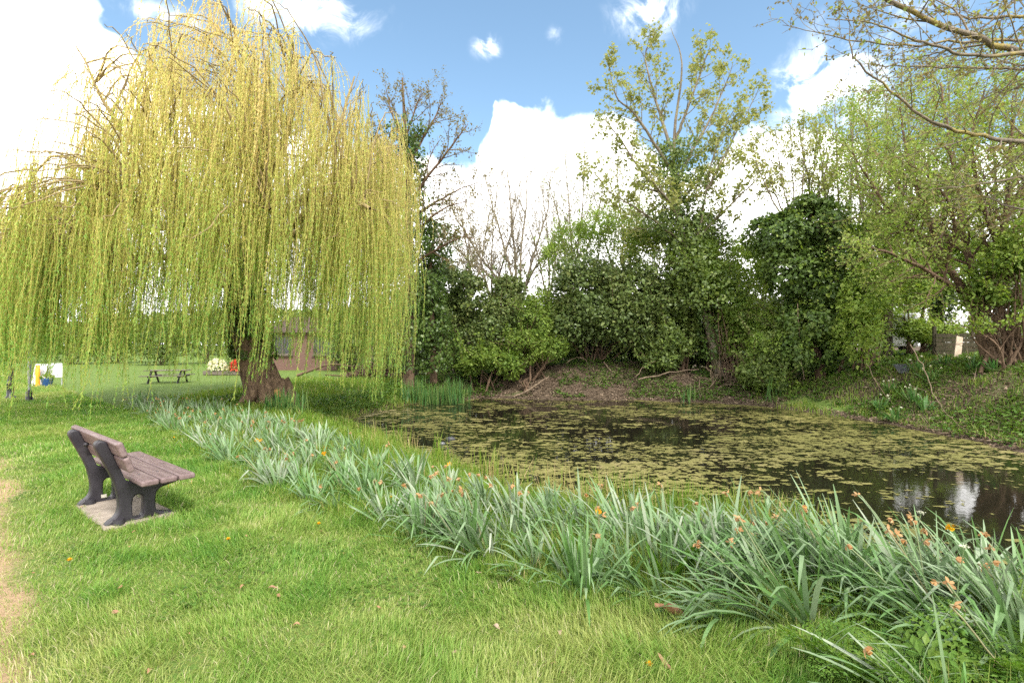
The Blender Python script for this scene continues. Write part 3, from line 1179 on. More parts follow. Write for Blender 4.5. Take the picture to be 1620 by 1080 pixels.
def rough_grass():
    """Long uncut grass between the daffodils and down to the water, and on the right bank."""
    r = rs(12)
    parts, tints = [], []
    for d0, d1, dens, wf in ((2.0, 4.0, 2600, 1.0), (4.0, 6.5, 1900, 1.3), (6.5, 10, 1000, 1.8), (10, 15, 640, 2.8), (15, 24, 240, 4.5)):
        area = 1.15 * (d1 ** 2 - d0 ** 2) + 2 * (d1 - d0)
        n = int(area * dens)
        y = np.sqrt(r.uniform(d0 ** 2, d1 ** 2, n))
        x = r.uniform(-1, 1, n) * (y * 1.15 + 1.0)
        s = pond_sd(x, y)
        sb = side_of_band(x, y)
        far = far_side(x, y)
        tuft = fbm(x * 1.9, y * 1.9, 51, 3)
        near = (sb > -.18) & (far < .2) & (s > -.12) & (x > -10)
        bank = (far > .4) & (x > 8.4) & (s > .12) & (tuft > .22)
        mg = (far < .3) & (x < -2.0) & (y > 11.0) & (s > .1) & (s < 2.0) & (tuft > .48) & (x > -8)
        keep = (near & (r.random(n) < .85)) | (bank & (r.random(n) < .8)) | (mg & (r.random(n) < .5))
        x, y, s, tuft, sb, far = x[keep], y[keep], s[keep], tuft[keep], sb[keep], far[keep]
        n = len(x)
        P = np.stack([x, y, np.maximum(height(x, y), WL - .05) - .004], 1)
        L = (.10 + .24 * np.clip(tuft - .2, 0, 1)) * r.uniform(.5, 1.35, n) * np.where(sb < .1, .65, 1.0)
        W = .0042 * wf * r.uniform(.7, 1.4, n)
        az = r.uniform(0, 6.283, n)
        bend = np.clip(r.normal(.42, .22, n), .03, .93)
        ti = .34 + .5 * (tuft - .5) + r.normal(0, .17, n) + .06 * sstep(.6, .1, s)
        ti = np.where(r.random(n) < .05 + .08 * sstep(.9, .2, s), r.uniform(.8, 1, n), np.clip(ti, 0, .75))
        V, F, T = blades(P, L, W, az, bend, r.normal(1.57, .5, n), ti)
        parts.append((V, F))
        tints.append(T)
    V, F = merge(parts)
    o = obj('rough_grass', V, F, M['rough_grass'], tint=np.concatenate(tints), smooth=False)
    _props(o, 'long uncut grass among the daffodils and on the banks', 'grass', kind='stuff')


def clover():
    r = rs(14)
    n = 60000
    y = np.sqrt(r.uniform(2.1 ** 2, 8 ** 2, n))
    x = r.uniform(-1, .7, n) * (y + .6)
    pat = fbm(x * 1.5, y * 1.5, 55, 3)
    keep = (pat > .60) & (side_of_band(x, y) < .15) & (worn(x, y) < .5) & (r.random(n) < .6)
    lx, ly = bench_local(x, y)
    keep &= ~((np.abs(lx) < .7) & (np.abs(ly - .08) < .4))
    x, y = x[keep], y[keep]
    n = len(x)
    P = np.repeat(np.stack([x, y, height(x, y) + r.uniform(.012, .04, n)], 1), 3, 0)
    az = np.repeat(r.uniform(0, 6.28, n), 3) + np.tile([0, 2.09, 4.19], n)
    D = np.stack([np.cos(az), np.sin(az), r.uniform(-.1, .35, 3 * n)], 1)
    L = np.repeat(r.uniform(.010, .019, n), 3)
    V, F, kk = leaf_mesh(P, D, r.normal(0, .2, (3 * n, 3)) + [0, 0, 1], L, L * .95, 'oval', .05)
    o = obj('clover', V, F, M['weed'], tint=np.repeat(np.clip(np.repeat(r.normal(.6, .25, n), 3), 0, 1), kk), smooth=False)
    _props(o, 'small clover and weed leaves patched through the lawn', 'clover', kind='stuff')


rough_grass()
clover()


def ground_cover():
    """Nettles and creeping weeds over the banks; leaf litter on the bare soil."""
    r = rs(13)
    n = 150000
    y = np.sqrt(r.uniform(5 ** 2, 27 ** 2, n))
    x = r.uniform(-.75, 1.15, n) * (y + 1.0)
    s = pond_sd(x, y)
    far = far_side(x, y)
    pat = fbm(x * .75, y * .75, 81, 4)
    low = sstep(3.4, .6, s)
    wl = np.exp(-(((x + 5.2) / 3.3) ** 2 + ((y - 14.6) / 2.4) ** 2))
    strip = sstep(-7, -3.5, x) * sstep(14.8, 17, y) * sstep(4.5, .3, s) * (x < 0)
    hit = ((far > .3) & (pat > .505 - .07 * low * (x < 9) - .07 * (x > 9.3))) | ((wl > .35) & (pat > .44)) | ((strip > .4) & (pat > .35))
    keep = hit & (s > .15) & (r.random(n) < .8)
    x, y, pat = x[keep], y[keep], pat[keep]
    k = 3
    x = np.repeat(x, k) + r.normal(0, .05, len(x) * k)
    y = np.repeat(y, k) + r.normal(0, .05, len(y) * k)
    pt = np.repeat(pat, k)
    n = len(x)
    P = np.stack([x, y, height(x, y) + r.uniform(.01, .20, n) * (.4 + 2 * np.clip(pt - .4, 0, .4))], 1)
    D = rdir(r, n) * np.array([1, 1, .35])
    N = r.normal(0, .35, (n, 3)) + np.array([0, 0, 1])
    L = r.uniform(.045, .11, n)
    V, F, kk = leaf_mesh(P, D, N, L, L * .7, 'diamond', .15)
    o = obj('ground_cover', V, F, M['weed'], tint=np.repeat(np.clip(r.normal(.55, .25, n) + .8 * (pt - .55), 0, 1), kk), smooth=False)
    _props(o, 'low green nettles and weeds creeping over the pond banks', 'weeds', kind='stuff')
    n = 170000
    y = np.sqrt(r.uniform(8 ** 2, 26 ** 2, n))
    x = r.uniform(-.4, 1.1, n) * y
    keep = (soil_at(x, y) > .45) & (pond_sd(x, y) > .03) & (far_side(x, y) > .2)
    x, y = x[keep], y[keep]
    n = len(x)
    P = np.stack([x, y, height(x, y) + r.uniform(.0, .035, n)], 1)
    stick = r.random(n) < .33
    D = rdir(r, n) * np.array([1, 1, .3])
    N = r.normal(0, .45, (n, 3)) + np.array([0, 0, 1])
    L = np.where(stick, r.uniform(.2, .6, n), r.uniform(.05, .12, n))
    W = np.where(stick, .012, L * .6)
    V, F, kk = leaf_mesh(P, D, N, L, W, 'diamond', .25)
    o = obj('leaf_litter', V, F, M['litter'], tint=np.repeat(r.random(n), kk), smooth=False)
    _props(o, 'dry brown leaf litter and bits of twig on the bare bank', 'litter', kind='stuff')


ground_cover()

# ------------------------------------------------------------------ daffodils
def flower_head(rng, p, d, fresh):
    """A nodding daffodil: six petals round a trumpet; withered ones are shrivelled and papery."""
    d = unit(d)
    a = unit(np.cross(d, [0.2, 0.1, 1.0]))
    b = np.cross(d, a)
    th = np.arange(6) * math.pi / 3 + rng.uniform(0, 1)
    rad = np.cos(th)[:, None] * a + np.sin(th)[:, None] * b
    if fresh:
        D = rad * .9 - d * .15 + rng.normal(0, .15, (6, 3))
        L, W, tl, tr = .025, .018, .018, .010
    else:
        D = rad * rng.uniform(.2, .75, (6, 1)) + d * .8 + rng.normal(0, .35, (6, 3))
        L, W, tl, tr = rng.uniform(.022, .036, 6), .014, .022, .008
    V, F, k = leaf_mesh(np.repeat(p[None], 6, 0) + rad * .003, D, -d + rng.normal(0, .4, (6, 3)), L, W, 'oval', .3)
    # trumpet with a frilled rim
    a8 = np.arange(8) * math.pi / 4
    ring = []
    for s, rr in ((0, .35), (.55, .7), (1.0, 1.15)):
        w = 1 + rng.normal(0, .16 if not fresh else .06, 8)
        ring.append(p + d * tl * s + (np.cos(a8)[:, None] * a + np.sin(a8)[:, None] * b) * (tr * rr * w)[:, None])
    TV = np.concatenate(ring)
    q = []
    for s in (0, 8):
        for i in range(8):
            q.append((s + i, s + (i + 1) % 8, s + 8 + (i + 1) % 8, s + 8 + i))
    V2, F2 = merge([(V, [F]), (TV, [np.array(q)])])
    t = np.concatenate([rng.uniform(0, .75, len(V)), rng.uniform(.7, 1, len(TV)) if rng.random() < .6 else rng.uniform(0, .4, len(TV))])
    return V2, F2, t


def daffodil(rng, x, y, size, nleaf, lean, nfl, label, group, narrow=1.0, white=False, fresh_p=.05, simple=False):
    z = hz(x, y)
    t = thing('daffodil_clump', label, 'daffodils', (x, y, z), 0, group)
    az = rng.uniform(0, 6.283, nleaf)
    el = np.radians(np.clip(rng.normal(63, 15, nleaf), 20, 88))
    D = np.stack([np.cos(az) * np.cos(el), np.sin(az) * np.cos(el), np.sin(el)], 1) + np.array([lean[0], lean[1], 0]) * rng.uniform(.5, 1.3, (nleaf, 1))
    rb = size * .17 * np.sqrt(rng.random(nleaf))
    P = np.array([x, y, z - .01]) + np.stack([np.cos(az) * rb, np.sin(az) * rb, np.zeros(nleaf)], 1)
    L = size * rng.uniform(.62, 1.15, nleaf)
    W = .0215 * narrow * rng.uniform(.7, 1.25, nleaf) * (size / .45) ** .3
    V, F, Q = straps(rng, P, D, L, W, np.clip(rng.gamma(1.5, .11, nleaf), .01, .6), 7, kink=rng.random(nleaf) < .22)
    ti = np.clip(rng.normal(.52, .13) + rng.normal(0, .22, nleaf), 0, 1)
    obj('leaves', V, F, M['iris' if white else 'daffodil'], t, tint=np.repeat(ti, 16))
    for i in range(nfl):
        a = rng.uniform(0, 6.283)
        d0 = unit(np.array([math.cos(a) * .22 + lean[0] * .9, math.sin(a) * .22 + lean[1] * .9, 1.0]))
        H = size * rng.uniform(.75, 1.08)
        p0 = np.array([x + math.cos(a) * size * .1, y + math.sin(a) * size * .1, z])
        pts = path(rng, p0, d0, H, 6, .05, -.02)
        hd = unit(np.array([math.cos(a + 1), math.sin(a + 1), -.45]))
        e = pts[-1]
        pts = np.vstack([pts, e + d0 * .012 + hd * .010, e + d0 * .016 + hd * .030])
        s = obj('flower_stem', *tubes([(pts, np.array([.0042] * 7 + [.003, .0035]))], 4), M['stem'], t, tint=np.full(len(pts) * 4, rng.uniform(.1, .9)))
        fresh = rng.random() < fresh_p
        FV, FF, ft = flower_head(rng, pts[-1], hd, fresh or white)
        if not simple:
            FV = pts[-1] + (FV - pts[-1]) * 1.15
        obj('flower_head', FV, FF, M['white_petal'] if white else (M['gold_petal'] if fresh else M['withered']), s, tint=ft)
    return t


NUM = {0: 'no flowers', 1: 'one flower', 2: 'two flowers', 3: 'three flowers', 4: 'four flowers', 5: 'five flowers'}


def daffodil_band():
    r = rs(77)
    pts = []
    fa, fb = resample(BAND_F, 400), resample(BAND_B, 400)
    tries = 0
    while tries < 9000 and len(pts) < 185:
        tries += 1
        i = r.integers(0, 400)
        v = r.random()
        # thin places the photograph shows: weeds at the right, a gap by the dock leaves
        p = fa[i] * (1 - v) + fb[i] * v
        x, y = p
        if x > 3.9 and y < 4:
            continue
        near = y < 5.0
        md = .27 if near else .25 + .012 * y
        if v > .4 and y < 5.5 and noise2(np.array([x * .9]), np.array([y * .9]), 92)[0] < .34:
            continue
        if pond_sd(np.array([x]), np.array([y]))[0] < .5:
            continue
        px = 810 + x / y * F_PX
        if 560 < px < 735 and v > .35 and r.random() < .85:
            continue
        if px > 1230 and v < .42 and y < 3.4:
            continue
        if 4.2 < y < 7.2 and r.random() < .10:
            continue
        if .90 < x < 1.22 and 2.95 < y < 3.45:
            continue
        if px > 1420 and y < 2.75 and r.random() < .6:
            continue
        if any((a - x) ** 2 + (b - y) ** 2 < md * md for a, b, _ in pts):
            continue
        pts.append((x, y, v))
    pts.sort(key=lambda q: -q[1])
    for x, y, v in pts:
        px = 810 + x / y * F_PX
        big = y < 4.6
        size = (.37 if y > 6 else .41 if y > 4.4 else .46) * r.uniform(.78, 1.25)
        if px > 1120:
            size *= 1.22
            nl_k = 1.25
        else:
            nl_k = 1.0
        nl = int((38 if big else 38 if y < 8 else 34) * r.uniform(.6, 1.3) * nl_k)
        ln = (-.42 + .2 * r.normal() - (.28 if px > 1100 else 0), .06 + .2 * r.normal())
        if 1.0 < x < 1.5 and y > 3:
            ln = (-.15, 0)
        nfl = int(r.choice([0, 1, 2, 3, 4], p=[.52, .28, .13, .05, .02])) if y > 4.2 else int(r.choice([0, 1, 2, 3, 4], p=[.50, .33, .12, .04, .01]))
        place = 'on the lawn side' if v < .33 else 'mid bed' if v < .67 else 'on the water side'
        zone = ('under the willow' if y > 10.3 else 'before the willow' if y > 8.3 else 'level with the bench back' if y > 6.6
                else 'just past the bench' if y > 5.2 else 'by the rushes' if y > 4.3
                else 'near the dock leaves' if px < 1060 else 'left of the cow parsley' if px < 1330 else 'among the cow parsley')
        lnw = 'sprawling' if ln[0] < -.62 else 'leaning' if ln[0] < -.3 else 'upright'
        hgt = 'tall' if size > .46 else 'low' if size < .36 else 'grey-green'
        label = f"{hgt} {lnw} daffodils with {NUM[nfl]} {place} {zone}"
        daffodil(r, x, y, size, nl, ln, nfl, label, 'faded daffodils along the pond', narrow=1.0 if y < 6 else 1.1)
    # the big splayed clumps at the lower right
    for px, py, size, nl, ln, nfl, lab in (
            (1255, 985, .78, 62, (-.95, .05), 4, 'largest sprawling daffodil clump, its leaves splayed low over the lawn'),
            (1330, 930, .70, 54, (-.75, .15), 4, 'tall daffodil clump behind the largest sprawling one, with drooping orange heads'),
            (1480, 1000, .74, 52, (-.95, .2), 3, 'sprawling daffodil clump rising out of cow parsley, leaning far over'),
            (1545, 935, .58, 46, (-.35, .1), 4, 'upright daffodil clump against the open dark water with orange heads'),
            (1620, 1010, .62, 46, (-.6, .2), 2, 'daffodil clump at the corner of the bed behind the cow parsley'),
            (1590, 1085, .60, 20, (-.9, .1), 2, 'daffodil clump at the very corner of the view, leaves splayed over cow parsley'),
            (1480, 1120, .58, 16, (-.85, 0), 1, 'daffodil clump pushing long leaves out of the corner cow parsley'),
            (925, 935, .50, 48, (-.05, -.05), 1, 'fountain shaped daffodil clump beside the ferny weeds on the lawn edge'),
            (668, 850, .50, 54, (.02, .02), 2, 'dark green upright daffodil clump standing apart at the lawn edge'),
            (740, 868, .56, 62, (-.45, .05), 1, 'arching grey-green daffodil clump next to the dark green one')):
        g = gnd(px, py, 0.0)
        daffodil(r, g[0], g[1], size, nl, ln, nfl, lab, 'faded daffodils along the pond')
    # white ones in bloom on the far right bank
    for px, d, nfl in ((1392, 14.5, 3), (1412, 15.2, 3), (1438, 14.2, 4), (1452, 15.6, 2), (1476, 14.6, 4), (1500, 15.4, 3), (1543, 14.2, 2), (1578, 13.6, 1), (1420, 13.6, 2), (1466, 13.5, 1), (1560, 15.2, 2)):
        g = on_ground(px + r.uniform(-5, 5), d)
        wh = 'behind the fallen branch' if px > 1450 else 'in front of the bright lawn'
        daffodil(r, g[0], g[1], .48, 34, (r.normal(0, .1), 0), nfl, f'white daffodils with {NUM[nfl]} on the far bank {wh}', 'white daffodils on the far bank', narrow=1.9, white=True)


daffodil_band()


# ------------------------------------------------------------------ other small plants
def fern_leaf_plant(rng, x, y, size, nfr, label, group, name='cow_parsley', umbels=0):
    z = hz(x, y)
    t = thing(name, label, 'cow parsley', (x, y, z), 0, group)
    P, D, N, L, W = [], [], [], [], []
    stems = []
    for i in range(nfr):
        az = rng.uniform(0, 6.283)
        d = unit(np.array([math.cos(az), math.sin(az), rng.uniform(.25, 1.5)]))
        ln = size * rng.uniform(.6, 1.1)
        pts = path(rng, (x, y, z), d, ln, 9, .06, -.09)
        stems.append((pts, np.linspace(.004, .0015, 10)))
        for j in range(3, 10):
            T = unit(pts[min(j, 9)] - pts[j - 1])
            S = unit(np.cross(T, [0, 0, 1.0]))
            U = np.cross(S, T)
            pl = ln * .36 * (1 - (j - 3) / 8.5)
            for sg in (-1, 1):
                ax = unit(S * sg + T * .55 - U * .12)
                sx = np.cross(ax, U)
                for q in range(4):
                    b = pts[j] + ax * pl * (q + .4) / 4
                    ll = pl * .42 * (1 - q / 6)
                    for s2 in (-1, 1):
                        P.append(b), D.append(ax * .75 + sx * s2 * .8 + rng.normal(0, .12, 3)), N.append(U + rng.normal(0, .2, 3)), L.append(ll), W.append(ll * .5)
                P.append(pts[j] + ax * pl * .8), D.append(ax), N.append(U), L.append(pl * .3), W.append(pl * .13)
    V, F, k = leaf_mesh(np.array(P), np.array(D), np.array(N), np.array(L), np.array(W), 'diamond', .1)
    base = rng.uniform(.3, .7)
    obj('leaves', V, F, M['parsley'], t, tint=np.repeat(np.clip(rng.normal(base, .2, len(P)), 0, 1), k), smooth=False)
    obj('stems', *tubes(stems, 4), M['stem'], t, tint=np.full(sum(len(s[0]) for s in stems) * 4, .1))
    for u in range(umbels):
        pts = path(rng, (x, y, z), (rng.normal(0, .25) - .1, rng.normal(0, .2), 1), size * rng.uniform(1.1, 1.4), 7, .05, 0)
        ray = [(pts, np.linspace(.005, .003, 8))]
        Q = []
        for a in range(12):
            e = pts[-1] + unit(np.array([math.cos(a * .52), math.sin(a * .52), rng.uniform(.9, 1.4)])) * .022
            ray.append((np.array([pts[-1], (pts[-1] + e) / 2, e]), np.array([.0015, .001, .001])))
            Q += [e + rng.normal(0, .004, 3) for _ in range(5)]
        s = obj('flower_stem', *tubes(ray, 4), M['stem'], t, tint=np.full(sum(len(q[0]) for q in ray) * 4, .2))
        Q = np.array(Q)
        V, F, k = leaf_mesh(Q, rdir(rng, len(Q)), np.tile([0, 0, 1.], (len(Q), 1)), .006, .005, 'diamond', 0)
        obj('flower_head', V, F, M['white_petal'], s, tint=np.full(len(V), .4))
    return t


def small_plants():
    r = rs(31)
    for px, py, sz, nf, um, lab in (
            (1275, 1040, .34, 15, 0, 'ferny cow parsley at the foot of the largest daffodil clump'),
            (1345, 1075, .36, 16, 0, 'ferny cow parsley low at the lawn edge of the bed'),
            (1400, 1000, .40, 16, 0, 'ferny cow parsley between two sprawling daffodil clumps'),
            (1440, 1090, .42, 17, 0, 'broad ferny cow parsley spilling over the corner of the lawn'),
            (1490, 1035, .44, 16, 1, 'cow parsley with a white flower head among the daffodils'),
            (1560, 1060, .46, 17, 0, 'tall bright cow parsley near the yellow dandelion'),
            (1600, 990, .44, 15, 0, 'cow parsley against the open water at the bed corner'),
            (1460, 935, .46, 13, 1, 'slim cow parsley with a white flower head before the dark water'),
            (1430, 900, .44, 11, 0, 'slim cow parsley standing over the pond edge'),
            (1640, 1100, .48, 17, 0, 'cow parsley at the very corner of the bed'),
            (845, 930, .24, 12, 0, 'small ferny weed beside the fountain shaped daffodils'),
            (815, 915, .20, 11, 0, 'smallest ferny weed at the edge of the lawn'),
            (1530, 1110, .42, 16, 0, 'cow parsley overhanging the grass in front of the bed'),
            (1370, 945, .36, 12, 0, 'cow parsley hidden behind the largest daffodil clump')):
        g = gnd(px, py, 0)
        fern_leaf_plant(r, g[0], g[1], sz, nf, lab, 'cow parsley in the flower bed', umbels=um)
    # dock: broad upright leaves
    for px, py, lab in ((1058, 925, 'broad-leaved bright green dock plant between daffodil clumps'), (1082, 905, 'dock plant with broad upright leaves behind its brighter neighbour'),
                        (905, 850, 'small dock plant deep among the daffodils near the rushes')):
        g = gnd(px, py, 0)
        t = thing('dock_plant', lab, 'dock', (g[0], g[1], hz(g[0], g[1])), 0, 'dock plants')
        n = 9
        az = r.uniform(0, 6.283, n)
        D = np.stack([np.cos(az) * .45, np.sin(az) * .45, np.ones(n)], 1)
        P = np.tile(g, (n, 1)) + D * [.05, .05, 0]
        P[:, 2] = hz(g[0], g[1])
        V, F, Q = straps(r, P, D, r.uniform(.2, .32, n), r.uniform(.05, .075, n), np.full(n, .06), 7, [.08, .12, .55, .95, 1, .85, .55, .08])
        obj('leaves', V, F, M['dock'], t, tint=np.repeat(r.random(n), 16))
    # iris and reed clumps at the water
    spots = [(648, 18.1, 1.0, 'leftmost'), (664, 18.4, 1.1, ''), (681, 18.0, .9, ''), (698, 18.3, 1.0, ''), (714, 18.2, 1.15, ''), (727, 18.5, 1.1, 'tallest')]
    for i, (px, d, s, w) in enumerate(spots):
        x = (px - 810) / F_PX * d
        z = max(hz(x, d), WL - .05)
        lab = ('tallest dark iris clump at the pond end of the reed row' if w == 'tallest' else 'iris clump nearest the willow curtain at the far waterline' if w
               else 'green iris clump in the reed row at the far waterline')
        t = thing('iris_clump', lab, 'iris', (x, d, z), 0, 'iris clumps at the far waterline')
        n = 70
        P = np.array([x, d, z]) + r.normal(0, 1, (n, 3)) * [.16, .16, 0]
        D = r.normal(0, .11, (n, 3)) + [0, 0, 1]
        V, F, Q = straps(r, P, D, r.uniform(.5, .95, n) * s, r.uniform(.018, .03, n), np.full(n, .012), 5, [.8, 1, 1, .8, .5, .05])
        obj('leaves', V, F, M['iris'], t, tint=np.repeat(r.random(n), 12))
    for px, d, s, n, lab in ((1082, 18.6, .62, 9, 'thin pair of reeds standing before the exposed roots'), (1094, 18.7, .75, 12, 'taller thin reeds standing before the exposed roots'), (1103, 18.8, .5, 6, 'shortest thin reeds before the exposed roots'),
                             (1222, 17.6, .9, 14, 'spiky green iris at the foot of the ivy column'), (1232, 17.9, .7, 10, 'short spiky iris beside the ivy column'),
                             (450, 12.1, .62, 60, 'lush green iris clump in front of the willow roots'), (470, 11.8, .6, 60, 'lush green iris clump at the shallow end of the pond'), (432, 12.3, .5, 44, 'low green iris clump beside the daffodils near the willow'),
                             (742, 20.3, .6, 14, 'sparse reeds on the far waterline by the nettles')):
        x = (px - 810) / F_PX * d
        z = max(hz(x, d), WL - .05)
        t = thing('iris_clump', lab, 'iris', (x, d, z), 0)
        P = np.array([x, d, z]) + r.normal(0, 1, (n, 3)) * [.10, .10, 0]
        D = r.normal(0, .16, (n, 3)) + [0, 0, 1]
        V, F, Q = straps(r, P, D, r.uniform(.6, 1.1, n) * s, r.uniform(.018, .03, n), np.full(n, .02), 5, [.8, 1, 1, .8, .5, .05])
        obj('leaves', V, F, M['iris'], t, tint=np.repeat(r.random(n), 12))
    # thin green and straw rushes standing in the near shallows
    k = 0
    while k < 95:
        i = r.integers(0, len(BB))
        p = BB[i] + (r.uniform(.1, 1.5)) * unit(np.array([.35, .95])) + r.normal(0, .2, 2)
        s = pond_sd(np.array([p[0]]), np.array([p[1]]))[0]
        if not (-.9 < s < .45) or p[0] > 3.0 or p[1] > 11:
            continue
        k += 1
        x, d = p
        z = max(hz(x, d), WL - .03)
        straw = r.random() < .3
        zone = 'by the willow end' if d > 9 else 'level with the bench' if d > 7 else 'in the middle of the near shore' if d > 5.6 else 'at the open water'
        t = thing('rush_tuft', f"{'straw coloured' if straw else 'thin green'} rush tuft in the near shallows, {zone}", 'rushes', (x, d, z), 0, 'rushes along the near shore')
        n = int(r.uniform(10, 26))
        P = np.array([x, d, z]) + r.normal(0, 1, (n, 3)) * [.09, .06, 0]
        D = r.normal(0, .16, (n, 3)) + [0, 0, 1]
        V, F, Q = straps(r, P, D, r.uniform(.26, .62, n), r.uniform(.006, .011, n) * (1 if d < 7 else 1.6), np.clip(r.gamma(1.2, .03, n), 0, .3), 5, [1, 1, .9, .8, .5, .05])
        obj('leaves', V, F, M['rough_grass'], t, tint=np.repeat(np.clip(r.normal(.85 if straw else .35, .15, n), 0, 1), 12))


small_plants()


def lawn_bits():
    r = rs(41)
    # dandelions
    for px, py, lab in ((362, 860, 'yellow dandelion flower alone on the open lawn'), (505, 833, 'yellow dandelion near the two brown leaves by the daffodils'), (1026, 1056, 'pale yellow dandelion at the front edge of the lawn'),
                        (322, 703, 'yellow dandelion beside the patch of daisies'), (276, 697, 'yellow dandelion behind the bench near the daisies'), (640, 800, 'yellow dandelion against the dark green daffodil clump'),
                        (620, 790, 'dandelion just left of the dark green daffodil clump'), (418, 748, 'dandelion on the lawn before the grey daffodil bed'), (1606, 985, 'yellow dandelion at the corner by the cow parsley'), (832, 877, 'dandelion beside the smallest ferny weed'),
                        (112, 893, 'small dandelion on the trodden left edge')):
        g = gnd(px, py, 0.03)
        z = hz(g[0], g[1])
        t = thing('dandelion', lab, 'dandelion', (g[0], g[1], z), 0, 'dandelions in the lawn')
        h = np.array([g[0], g[1], z + r.uniform(.05, .075)])
        obj('flower_stem', *tubes([(np.array([[g[0], g[1], z - .01], (h + [g[0], g[1], z]) / 2 + [.004, 0, 0], h]), np.array([.0025, .002, .002]))], 5), M['stem'], t, tint=np.full(15, .3))
        n = 46
        a = np.arange(n) * 2.4
        e = np.linspace(1.3, .12, n)
        D = np.stack([np.cos(a) * np.cos(e), np.sin(a) * np.cos(e), np.sin(e)], 1)
        V, F, k = leaf_mesh(np.tile(h, (n, 1)), D, np.tile([0, 0, 1.], (n, 1)) + rdir(r, n) * .2, .021, .007, 'diamond', .1)
        obj('flower_head', V, F, M['gold_petal'], t, tint=np.repeat(r.uniform(.5, 1, n), k))
    # daisies
    for i in range(16):
        px, py = (r.normal(312, 14), r.normal(704, 5)) if i < 12 else (r.uniform(20, 320), r.uniform(690, 800))
        g = gnd(px, py, 0.03)
        z = hz(g[0], g[1])
        lab = 'tiny white daisy in the patch between bench and daffodils' if i < 12 else 'tiny white daisy scattered on the lawn around the bench'
        t = thing('daisy', lab, 'daisy', (g[0], g[1], z), 0, 'daisy patch in the lawn' if i < 12 else 'scattered daisies')
        h = np.array([g[0], g[1], z + .055])
        n = 14
        a = np.arange(n) * 6.283 / n
        D = np.stack([np.cos(a), np.sin(a), np.full(n, .15)], 1)
        V, F, k = leaf_mesh(np.tile(h, (n, 1)), D, np.tile([0, 0, 1.], (n, 1)), .013, .005, 'diamond', .1)
        V2, F2 = tubes([(np.array([[g[0], g[1], z - .01], h]), np.array([.0015, .0015])), (np.array([h, h + [0, 0, .004]]), np.array([.005, .003]))], 6)
        obj('flower_head', V, F, M['white_petal'], t, tint=np.full(len(V), .5))
        obj('flower_stem', V2, F2, M['gold_petal'], t, tint=np.full(len(V2), .5))
    # fallen leaves
    spots = [(390, 845, 0), (508, 838, 0), (185, 968, 1), (192, 928, 0), (433, 928, 1), (385, 926, 0), (206, 862, 0), (213, 838, 0), (717, 876, 2), (758, 904, 2), (808, 912, 0), (785, 988, 2), (885, 997, 2), (875, 1045, 0), (720, 1028, 2),
             (1052, 1053, 3), (442, 940, 0), (52, 1035, 0), (240, 1058, 0), (545, 873, 0), (130, 800, 0), (640, 1020, 0), (892, 1060, 0), (300, 1000, 0), (470, 985, 0), (1010, 1010, 0), (600, 958, 0), (55, 905, 0)]
    for i, (px, py, kd) in enumerate(spots):
        g = gnd(px, py, .03)
        zn = 'near the bench' if px < 300 and py < 880 else 'on the trodden edge' if px < 100 else 'on the open lawn' if px < 640 else 'in front of the daffodil bed'
        lab = ['small curled brown leaf lying ', 'reddish brown fallen leaf lying ', 'pale pink fallen petal lying ', 'long orange brown leaf stuck upright '][kd] + zn
        a = r.uniform(0, 6.28)
        L = [.036, .052, .042, .10][kd] * r.uniform(.8, 1.15)
        W = L * [.55, .6, .6, .36][kd]
        if kd == 3:
            a = 2.3
        m, w = 7, 4
        P = []
        for j in range(m + 1):
            u = j / m
            pr = math.sin(math.pi * min(max(u, .03), .985)) ** .7
            for q in range(w + 1):
                s = (q / w - .5)
                lx, ly = (u - .5) * L, s * W * pr
                lz = .030 + .35 * abs(s) * W * pr * 1.4 + .12 * L * math.sin(u * 5 + i) + (.5 * L * u if kd == 3 else 0)
                P.append((lx * math.cos(a) - ly * math.sin(a), lx * math.sin(a) + ly * math.cos(a), lz))
        ii = np.arange((m + 1) * (w + 1)).reshape(m + 1, w + 1)
        F = np.stack([ii[:-1, :-1], ii[:-1, 1:], ii[1:, 1:], ii[1:, :-1]], -1).reshape(-1, 4)
        z = hz(g[0], g[1])
        o = obj('fallen_leaf', np.array(P), F, M['fallen' if kd else 'dead_leaf'], tint=np.full(len(P), [.8, .35, .9, .25][kd] + r.uniform(-.1, .1)), local=True)
        o.location = (g[0], g[1], z)
        _props(o, lab, 'fallen leaf', 'fallen leaves on the lawn')
    # the big folded brown leaf by the daffodils, with dry stalks
    g = gnd(1062, 985, 0)
    z = hz(g[0], g[1])
    P = []
    m, w = 12, 6
    for j in range(m + 1):
        u = j / m
        pr = math.sin(math.pi * min(max(u, .04), .97)) ** .8
        for q in range(w + 1):
            s = q / w - .5
            lx, ly = (u - .5) * .19, s * .07 * pr
            P.append((lx * .95 + ly * .2, -lx * .3 + ly * .9, .05 + abs(s) * .075 * pr + .045 * (1 - u) + .010 * math.sin(u * 9 + s * 4)))
    ii = np.arange((m + 1) * (w + 1)).reshape(m + 1, w + 1)
    F = np.stack([ii[:-1, :-1], ii[:-1, 1:], ii[1:, 1:], ii[1:, :-1]], -1).reshape(-1, 4)
    o = obj('fallen_leaf', np.array(P), F, M['fallen'], tint=np.full(len(P), .12), local=True)
    o.location = (g[0], g[1], z)
    _props(o, 'largest folded leathery brown leaf beside the sprawling daffodils', 'fallen leaf', 'fallen leaves on the lawn')


lawn_bits()

# ------------------------------------------------------------------ the weeping willow
def pl(*pts):
    return [at(*p) for p in pts]


